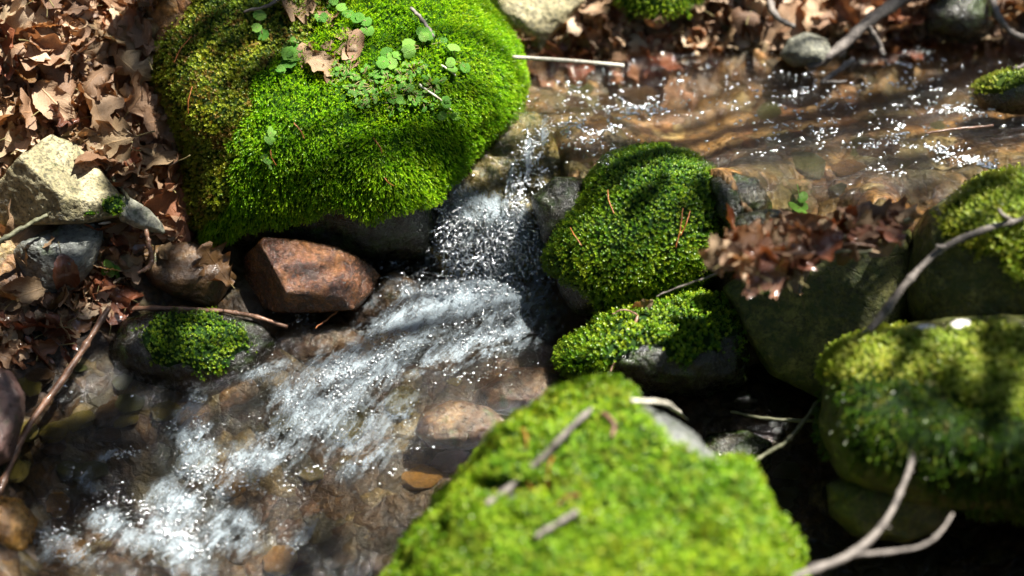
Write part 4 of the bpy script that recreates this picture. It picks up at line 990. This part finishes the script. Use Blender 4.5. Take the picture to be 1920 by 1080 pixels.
twig('straw_stalk', [S(785, 160, .008), S(812, 182, .010), S(838, 208, .008)], .0013, .0012, M['straw'], 'pale straw at the right of the green plants on the big moss boulder', 'straw')
twig('straw_stalk', [S(826, 128, .008), S(850, 145, .008)], .0013, .0012, M['straw'], 'short pale straw near the right shoulder of the big moss boulder', 'straw')
twig('twig', [S(1290, 790, .010), S(1240, 775, .012), S(1180, 762, .01)], .002, .0024, M['straw'], 'yellow straw lying on the back of the nearest moss boulder')
twig('twig', [A3(210, 582, .0), A3(300, 578, .012), A3(400, 583, .012), A3(470, 592, .008), A3(540, 612, .0)], .0035, .0025, M['twigbrown'], 'brown root lying along the top of the small moss-capped stone')
NEED = [((1143, 362), (1156, 402), 'boulderB'), ((1277, 393), (1263, 462), 'b'), ((1290, 400), (1272, 440), 'b'), ((1078, 432), (1095, 462), 'b'),
        ((365, 73), (332, 120), 'a'), ((367, 165), (360, 215), 'a'), ((552, 232), (573, 262), 'a'), ((718, 330), (735, 345), 'a'), ((508, 280), (520, 305), 'a'), ((700, 262), (715, 290), 'a'), ((250, 215), (225, 240), 'l'),
        ((975, 890), (1005, 935), 'h'), ((1040, 860), (1030, 905), 'h'), ((1085, 930), (1040, 955), 'h'), ((985, 805), (992, 850), 'h')]
for i, (a, b, _k) in enumerate(NEED):
    where = 'round moss cushion boulder' if i < 4 else ('big feathery moss boulder' if i < 10 else ('left bank litter' if i == 10 else 'nearest moss boulder'))
    m_ = ((a[0] + b[0]) / 2, (a[1] + b[1]) / 2)
    twig('pine_needle', [S(*a, .007), S(*m_, .009), S(*b, .007)], .0011 if i > 10 else .0007, .0006, M['needle'], 'thin rust-orange pine needle lying on the ' + where, 'pine needle', 'pine needles on the ' + where, knob=.03, wob=.0004)
twig('pine_needle', [A3(640, 578, .005), A3(615, 598, .002), A3(592, 615, .0)], .0012, .0010, M['needle'], 'bright orange sliver floating at the foam edge below the rusty block', 'pine needle', knob=.05)

# ------------------------------------------------------------------ green plants
def disc_leaf(rng, kind):
    n = 20; a = np.linspace(0, 2 * np.pi, n, endpoint=False)
    if kind == 'round': r = .5 * (1 + .07 * np.cos(a * 9)) * (1 - .35 * np.exp(-((np.abs((a + np.pi) % (2 * np.pi) - np.pi)) / .25) ** 2))
    else: r = .5 * (1 + .0 * a); 
    ring = []
    for q, h in ((.0, 0), (.5, .03), (1, .07 * rng.uniform(-1, 1))):
        for i in range(n if q else 1): ring.append([q * r[i] * math.cos(a[i]) * (1 if kind == 'round' else 1.5), q * r[i] * math.sin(a[i]) * (1 if kind == 'round' else .75), h + .03 * math.sin(3 * a[i]) * q])
    V = np.array(ring); F3 = np.array([[0, 1 + i, 1 + (i + 1) % n] for i in range(n)]); F4 = np.array([[1 + i, 1 + n + i, 1 + n + (i + 1) % n, 1 + (i + 1) % n] for i in range(n)])
    uv = np.column_stack([V[:, 0] + .5, V[:, 1] + .5]); return V, [F3, F4], uv
PLM = []
for kd in ('round', 'oval', 'round', 'oval'):
    V, F, uv = disc_leaf(LR, kd); o = mesh_np('leaf', V, F, M['fresh'], uv=uv); PLM.append(o.data); bpy.data.objects.remove(o)
def plant(px, py, n, size, spread, kinds, label, group=None, height=.012):
    h = hit(px, py)
    if h is None: return
    root = tag(empty('creeping_plant'), label, 'small plant', group); base = h[0]; N_ = h[1]
    for i in range(n):
        a = LR.uniform(0, 6.28); rr = spread * math.sqrt(LR.random()); T1 = unit(np.cross(N_, [0.1, .9, .2])); T2 = np.cross(N_, T1)
        tip = base + T1 * rr * math.cos(a) + T2 * rr * math.sin(a) + N_ * LR.uniform(.5, 1.3) * height
        md = (base + tip) / 2 + N_ * height * .4
        sv, sf = tube_arrays(catmull([base, md, tip], 5), .0006, 5); mesh_np('stem', sv, sf, M['stem'], parent=root)
        o = bpy.data.objects.new('leaf', PLM[kinds[int(LR.integers(len(kinds)))]]); COL.objects.link(o); o.parent = root
        nn = unit(N_ + LR.normal(0, .35, 3) + [0, -.1, .3])
        o.matrix_local = Matrix.Translation(Vector(tip)) @ Vector(nn).to_track_quat('Z', 'Y').to_matrix().to_4x4() @ Matrix.Rotation(LR.uniform(0, 6.3), 4, 'Z') @ Matrix.Scale(size * LR.uniform(.65, 1.15), 4)
for x, y, n, s, sp, lab in [(490, 55, 4, .017, .016, 'round scalloped green leaves at the upper left of the big moss boulder'), (548, 118, 4, .019, .014, 'stack of large round scalloped leaves left of the dry curled leaf'),
        (555, 88, 3, .016, .012, 'pair of round green leaves above the large round stack'), (532, 145, 2, .015, .008, 'low round leaf at the edge of the bright moss'),
        (600, 30, 5, .016, .018, 'round green leaves under the top edge twig'), (640, 10, 6, .016, .022, 'green leaf cluster cut by the top edge'), (675, 45, 5, .015, .02, 'round leaves right of the upright dark leaf'),
        (720, 120, 5, .017, .018, 'larger green leaves in the middle of the plant patch'), (790, 90, 6, .016, .024, 'pale green leaf cluster on the back of the boulder'), (850, 115, 5, .015, .018, 'pale green leaves near the right shoulder'), (835, 210, 5, .014, .018, 'green leaves hanging lowest at the right of the patch'),
        (750, 185, 3, .015, .014, 'single large scalloped leaf at the lower edge of the plant patch')]:
    plant(x, y, n, s, sp, (0, 2), lab)
for i, (x, y) in enumerate([(650, 130), (680, 150), (700, 165), (730, 160), (755, 150), (770, 175), (715, 140), (690, 185), (740, 195), (790, 190), (665, 165), (775, 135), (640, 150), (810, 160)]):
    plant(x, y, 16, .0065, .016, (1, 3), 'tiny-leaved pale green creeper in the plant patch on the big moss boulder', 'tiny-leaved creepers on the big moss boulder', .008)
plant(208, 512, 5, .014, .012, (1, 3), 'little bright green seedling on the wet leaves at the left')
plant(510, 262, 4, .010, .010, (1, 3), 'small seedling poking from the bright moss of the big boulder')
plant(500, 300, 3, .009, .008, (1, 3), 'tiny seedling low on the left of the bright moss')
plant(1500, 398, 4, .020, .016, (1, 3), 'fresh green leaves behind the leaf heap at the water edge')
put_leaf(at(1436, 540, .11), (.1, -.9, .4), .022, .6, M['fresh'], 'small pale green leaf catching sun on the left corner of the slab', None, .1, 3, name='green_leaf', cat='leaf', stem=True)
WHITE = m_bark('bleached_flake', (.55, .52, .5), (.75, .73, .7), .35)
def flake(px, py, s, lab, off=.004):
    h = hit(px, py); V, F = ico(3); V = V * np.array([1, .6, .22]) * (1 + .2 * fbm(V * 2, 2, 3))[:, None] * s
    q = np.array(Vector(h[1]).to_track_quat('Z', 'Y').to_matrix()); o = mesh_np('bark_flake', V @ q.T + h[0] + h[1] * off, F, WHITE); tag(o, lab, 'bark flake')
flake(1212, 758, .009, 'bright white flake on the back of the nearest moss boulder')
flake(1735, 622, .012, 'bright white flake on top of the lower right boulder', .006)
flake(1800, 615, .013, 'greyish flake beside the white one on the lower right boulder', .006)
flake(248, 268, .006, 'small white chip in the leaf litter behind the cream stone')
flake(195, 412, .008, 'white chip on the banded grey stone')

# ------------------------------------------------------------------ spray, froth and added glint beads (uncountable)
SPK = [(1180, 215, 45, 12, -35, 1.2), (1215, 205, 50, 10, 5, 1.4), (1060, 240, 30, 14, -30, 1.3), (1120, 250, 40, 10, -20, 1), (1010, 290, 20, 30, 0, 2), (1070, 170, 30, 10, -30, .5), (1150, 290, 30, 25, 0, .6), (1110, 230, 60, 30, -20, .8),
       (1430, 173, 30, 5, 0, .5), (1500, 172, 25, 7, -10, .8), (1700, 120, 45, 6, -8, 1.0), (1520, 130, 12, 5, 0, .4), (1620, 145, 12, 5, -10, .3), (1710, 155, 30, 10, 0, .5), (1420, 226, 30, 6, -5, .4), (1550, 195, 30, 8, 5, .4), (1610, 190, 20, 10, 0, .3), (1670, 165, 12, 6, 0, .3),
       (1690, 255, 35, 18, 10, 1.2), (1640, 270, 50, 15, 10, .9), (1560, 250, 60, 25, 0, .7), (1480, 232, 30, 15, 0, .4), (1430, 285, 25, 5, -5, .7), (1450, 260, 20, 20, 0, .4), (1760, 285, 50, 14, 12, 1.4), (1820, 300, 50, 14, 22, 2.4), (1860, 312, 35, 10, 25, 2.0), (1800, 205, 35, 10, 5, 1.2), (1850, 215, 30, 8, -10, 1.0), (1660, 320, 50, 6, 5, .8), (1740, 205, 20, 10, 0, .3), (1900, 195, 20, 6, -10, .7), (1865, 155, 15, 8, -15, .4), (1800, 78, 15, 6, 0, .2),
       (1380, 185, 60, 20, 0, .3), (1300, 150, 100, 20, 0, .2), (1600, 220, 240, 90, 0, .35), (1500, 180, 300, 60, 0, .3), (1150, 190, 120, 60, 0, .5), (1780, 180, 130, 60, 0, .3)]
LSP = [(880, 480, 60, 40, 0, 2.2), (960, 470, 50, 40, 0, 1.8), (850, 420, 14, 50, -10, 1.2), (975, 360, 16, 60, 8, 1.6), (1010, 380, 12, 50, 0, .8), (830, 350, 25, 50, 30, 1.0), (560, 590, 50, 20, 10, .3), (470, 470, 40, 20, 0, .2), (600, 490, 60, 30, 5, .25),
       (760, 540, 50, 25, -10, .6), (700, 680, 80, 40, -30, .8), (620, 730, 80, 40, -30, .8), (380, 770, 25, 20, -60, .8), (350, 800, 40, 25, -40, .8), (230, 855, 40, 7, -6, .7), (160, 900, 25, 18, 30, .5), (330, 1000, 60, 30, 35, 1.3), (560, 1020, 35, 14, -20, .5), (380, 880, 40, 30, 0, .8), (250, 960, 80, 40, 20, .6), (110, 1020, 60, 30, 20, .5), (240, 740, 40, 12, 0, .3), (130, 740, 25, 14, 20, .3),
       (760, 870, 60, 14, -35, .5), (860, 640, 90, 30, -10, .5), (900, 700, 80, 20, -10, .4), (430, 920, 90, 50, 0, .6), (600, 880, 100, 40, -20, .4)]
def bead_mesh(name, regs, n, radii, probs, mat, label, seed, lift=.0025, spread=.6, clus=.30):
    rng = np.random.default_rng(seed); d, F = ico(2); P = []; R = []
    fl = np.array([(a[2] * a[3]) ** .7 * a[5] for a in regs]); fl = fl / fl.sum(); tries = 0
    while len(P) < n and tries < n * 12:
        tries += 1; a = regs[rng.choice(len(regs), p=fl)]; an = math.radians(a[4]); u, v_ = rng.normal(0, spread, 2) * [a[2], a[3]]
        w_ = whit(a[0] + u * math.cos(an) - v_ * math.sin(an), a[1] + u * math.sin(an) + v_ * math.cos(an))
        if w_ is None: continue
        cl = vnoise(np.array([[w_[0] * 38, w_[1] * 85, w_[2] * 20]]), 5)[0]
        if abs(cl) > clus: continue
        P.append(w_ + [0, 0, abs(rng.normal(0, lift))]); R.append(rng.choice(radii, p=probs) * rng.uniform(.7, 1.25))
    P = np.array(P); R = np.array(R); st = rng.uniform(.8, 1.4, (len(P), 1, 3)) * [1.2, 1, .8]
    V = (P[:, None] + d[None] * R[:, None, None] * st).reshape(-1, 3); FF = (F[None] + (np.arange(len(P)) * len(d))[:, None, None]).reshape(-1, 3)
    o = mesh_np(name, V, FF, mat); tag(o, label, 'spray', kind='stuff')
def m_bead(name, diff, gloss, clear, rough):
    m, t = mat_new(name); k = NT(t)
    a = k.n('ShaderNodeBsdfDiffuse'); a.inputs[0].default_value = (.75, .8, .82, 1)
    b = k.n('ShaderNodeBsdfGlossy'); b.inputs[0].default_value = (.95, .97, 1, 1); b.inputs['Roughness'].default_value = rough
    c = k.n('ShaderNodeBsdfTransparent')
    m1 = k.n('ShaderNodeMixShader'); m1.inputs[0].default_value = gloss / (gloss + diff); k.l(a.outputs[0], m1.inputs[1]); k.l(b.outputs[0], m1.inputs[2])
    m2 = k.n('ShaderNodeMixShader'); m2.inputs[0].default_value = clear; k.l(m1.outputs[0], m2.inputs[1]); k.l(c.outputs[0], m2.inputs[2]); k.out(m2.outputs[0]); return m
GLINT = m_bead('glint_water', .08, .5, .42, .22)  # strongly glossy water shader, made so the added beads flash in the sun
FROTH = m_bead('froth_bubble', .2, .3, .5, .25)
bead_mesh('water_spray', FOAM, 3000, [.0004, .0007, .0011], [.55, .38, .07], FROTH, 'fine spray and froth on the cascade and the foaming stream', 91, clus=.45)
bead_mesh('pool_glint_beads', SPK, 1500, [.0010, .0015, .0021], [.4, .4, .2], GLINT, 'glossy beads standing in for sun glints on the upper pool ripples', 92, .0005)  # beads added in place of sun glints on the ripples
CSP = [(890, 490, 70, 40, 0, 2.2), (970, 480, 60, 40, 0, 1.8), (840, 450, 18, 65, -10, 2.4), (970, 360, 18, 65, 8, 1.8), (1015, 400, 12, 50, 0, .8), (1000, 280, 20, 40, 10, 1.0), (830, 350, 25, 50, 30, .9), (860, 540, 90, 20, -5, 1.0)]
bead_mesh('cascade_drops', CSP, 1500, [.0006, .0010, .0017], [.45, .38, .17], GLINT, 'bright drops and splashes leaping off the cascade', 94, .006, clus=1.0)
def strands():
    rng = np.random.default_rng(17); VV = []; FF = []; off = 0
    for _ in range(520):
        if rng.random() < .75: px_, py_ = rng.normal(905, 84), rng.normal(470, 38)
        else: px_, py_ = [(1000, 300), (970, 370), (850, 380), (835, 420)][int(rng.integers(4))] + rng.normal(0, [16, 45])
        w_ = whit(px_, py_)
        if w_ is None: continue
        v_ = np.array([rng.normal(0, .16), -rng.uniform(.05, .30), rng.uniform(-.1, .36)]); T_ = rng.uniform(.012, .05); t_ = np.linspace(0, T_, 9)[:, None]
        P = w_ + [0, 0, .001] + v_ * t_ + np.array([0, 0, -4.9]) * t_ ** 2 + rng.normal(0, .0006, (9, 3))
        R = rng.choice([.0006, .0009, .0014], p=[.45, .38, .17]) * np.sin(np.linspace(.25, math.pi - .15, 9)) * (1 + .5 * np.sin(np.linspace(0, rng.uniform(6, 16), 9))) + .0002
        V, F = tube_arrays(P, R, 7)
        VV.append(V); FF.append(F[0] + off); off += len(V)
    o = mesh_np('water_strands', np.concatenate(VV), np.concatenate(FF), GLINT); tag(o, 'clear glittering water threads splashing off the foot of the cascade', 'spray', kind='stuff')
strands()
bead_mesh('stream_glint_beads', LSP, 1500, [.0007, .0012, .0018], [.5, .38, .12], GLINT, 'glossy beads for sun glints and drops on the cascade and lower stream', 93, .003)  # drops, plus beads added as sun glints on the moving water

# ------------------------------------------------------------------ shade trees outside the frame
def tree(name, base, H, clumps, label, leafsize=.05, per=120, seed=1):
    rng = np.random.default_rng(seed); root = tag(empty(name), label, 'tree'); b = np.array(base, float)
    cen = np.mean([c[0] for c in clumps], 0); top = b + np.array([0, 0, H])
    t = np.linspace(0, 1, 24)[:, None]; C_ = b * (1 - t) + (top) * t + np.column_stack([.12 * np.sin(t[:, 0] * 4), .1 * np.cos(t[:, 0] * 5), 0 * t[:, 0]])
    V, F = tube_arrays(C_, np.linspace(.14, .05, 24), 12); mesh_np('trunk', V, F, M['trunk'], parent=root)
    VV = []; FF = []; off = 0
    for c, r in clumps:
        c = np.array(c); s = C_[int(rng.integers(10, 22))]
        bv, bf = tube_arrays(catmull([s, (s + c) / 2 + [0, 0, .15], c], 6), np.linspace(.018, .004, 13), 6); mesh_np('limb', bv, bf, M['trunk'], parent=root)
        n = max(8, int(per * (r / .25) ** 2)); P = c + rng.normal(0, r * .55, (n, 3)); N_ = unit(rng.normal(0, 1, (n, 3)) + [0, 0, .6]); X = unit(np.cross(N_, rng.normal(size=(n, 3)))); Y = np.cross(N_, X)
        L = leafsize * rng.uniform(.6, 1.3, (n, 1)); q = np.stack([P - X * L, P + Y * L * .5, P + X * L, P - Y * L * .5], 1).reshape(-1, 3)
        VV.append(q); FF.append(np.arange(n * 4).reshape(-1, 4) + off); off += n * 4
    o = mesh_np('crown', np.concatenate(VV), np.concatenate(FF), CROWN, smooth_=False, parent=root); o['kind'] = 'stuff'
CROWN = m_leaf('tree_leaf', [(0, (.04, .09, .015)), (.5, (.06, .12, .02)), (1, (.08, .14, .03))], .5, .25, 0, False)
def shade(spec, d0=2.2, d1=3.4, seed=3):
    rng = np.random.default_rng(seed); out = []
    for px, py, z, r in spec:
        out.append((at(px, py, z) + SUNV * rng.uniform(d0, d1), r))
    return out
SH1 = shade([(330, 120, .25, .07), (380, 240, .2, .06), (300, 30, .28, .06), (250, 200, .2, .04), (120, 560, .04, .07), (60, 640, 0, .06), (200, 660, -.02, .07), (100, 820, -.05, .08), (250, 800, -.06, .07), (-50, 700, 0, .08), (480, 120, .25, .04), (180, 880, -.08, .08), (60, 900, -.08, .08), (330, 690, -.03, .06), (30, 1000, -.1, .07), (450, 940, -.1, .04), (620, 1010, -.1, .06), (330, 560, .02, .05), (180, 760, -.05, .08)])
SH2 = shade([(1480, 640, .0, .05), (1640, 620, .03, .05), (1450, 700, -.04, .07), (1170, 545, .03, .045), (1480, 850, -.08, .09), (1650, 1000, -.1, .10), (1350, 640, 0, .05), (850, 870, -.0, .05), (920, 870, -.0, .05), (990, 880, .0, .04), (800, 940, 0, .03), (1800, 800, 0, .07)], seed=5)
tree('tree', (3.2, 1.0, .3), 3.6, SH1 + SH2, 'unseen tree added right of the stream, its leaf clumps set to cast shade', .035, 260, 8)  # added out of view; each leaf clump sits sunward of a wanted shade patch

def forest():
    rng = np.random.default_rng(123); NTREE = 11
    for i in range(NTREE):
        az = 2 * math.pi * (i + .3) / NTREE; R0 = 5.2 + rng.uniform(-.5, .8)
        b = np.array([R0 * math.sin(az), R0 * math.cos(az), .2]); root = tag(empty('tree'), 'leafy forest tree standing round the stream, number %s from the north, out of frame' % ('one two three four five six seven eight nine ten eleven'.split()[i]), 'tree')
        t = np.linspace(0, 1, 20)[:, None]; C_ = b + t * np.array([-b[0] * .25, -b[1] * .25, 5.2]) + np.column_stack([.2 * np.sin(t[:, 0] * 5 + i), .2 * np.cos(t[:, 0] * 4 + i), 0 * t[:, 0]])
        V, F = tube_arrays(C_, np.linspace(.2, .05, 20), 10); mesh_np('trunk', V, F, M['trunk'], parent=root)
        n = 2300; a = az + rng.uniform(-.36, .36, n); el = np.arcsin(rng.uniform(.02, .985, n)); rr = rng.uniform(4.6, 6.2, n)
        D = np.column_stack([np.sin(a) * np.cos(el), np.cos(a) * np.cos(el), np.sin(el)]); P = D * rr[:, None] + [0, 0, .1]
        gap = fbm(D * 3.2, 3, 7)
        ok = (D @ SUNV < math.cos(math.radians(15))) & (gap > -.28); P = P[ok]; n = len(P)
        N_ = unit(rng.normal(0, 1, (n, 3))); X = unit(np.cross(N_, rng.normal(size=(n, 3)))); Y = np.cross(N_, X); L = .19 * rng.uniform(.6, 1.3, (n, 1))
        q = np.stack([P - X * L, P + Y * L * .55, P + X * L, P - Y * L * .55], 1).reshape(-1, 3)
        o = mesh_np('crown', q, np.arange(n * 4).reshape(-1, 4), CROWN, smooth_=False, parent=root); o['kind'] = 'stuff'
forest()
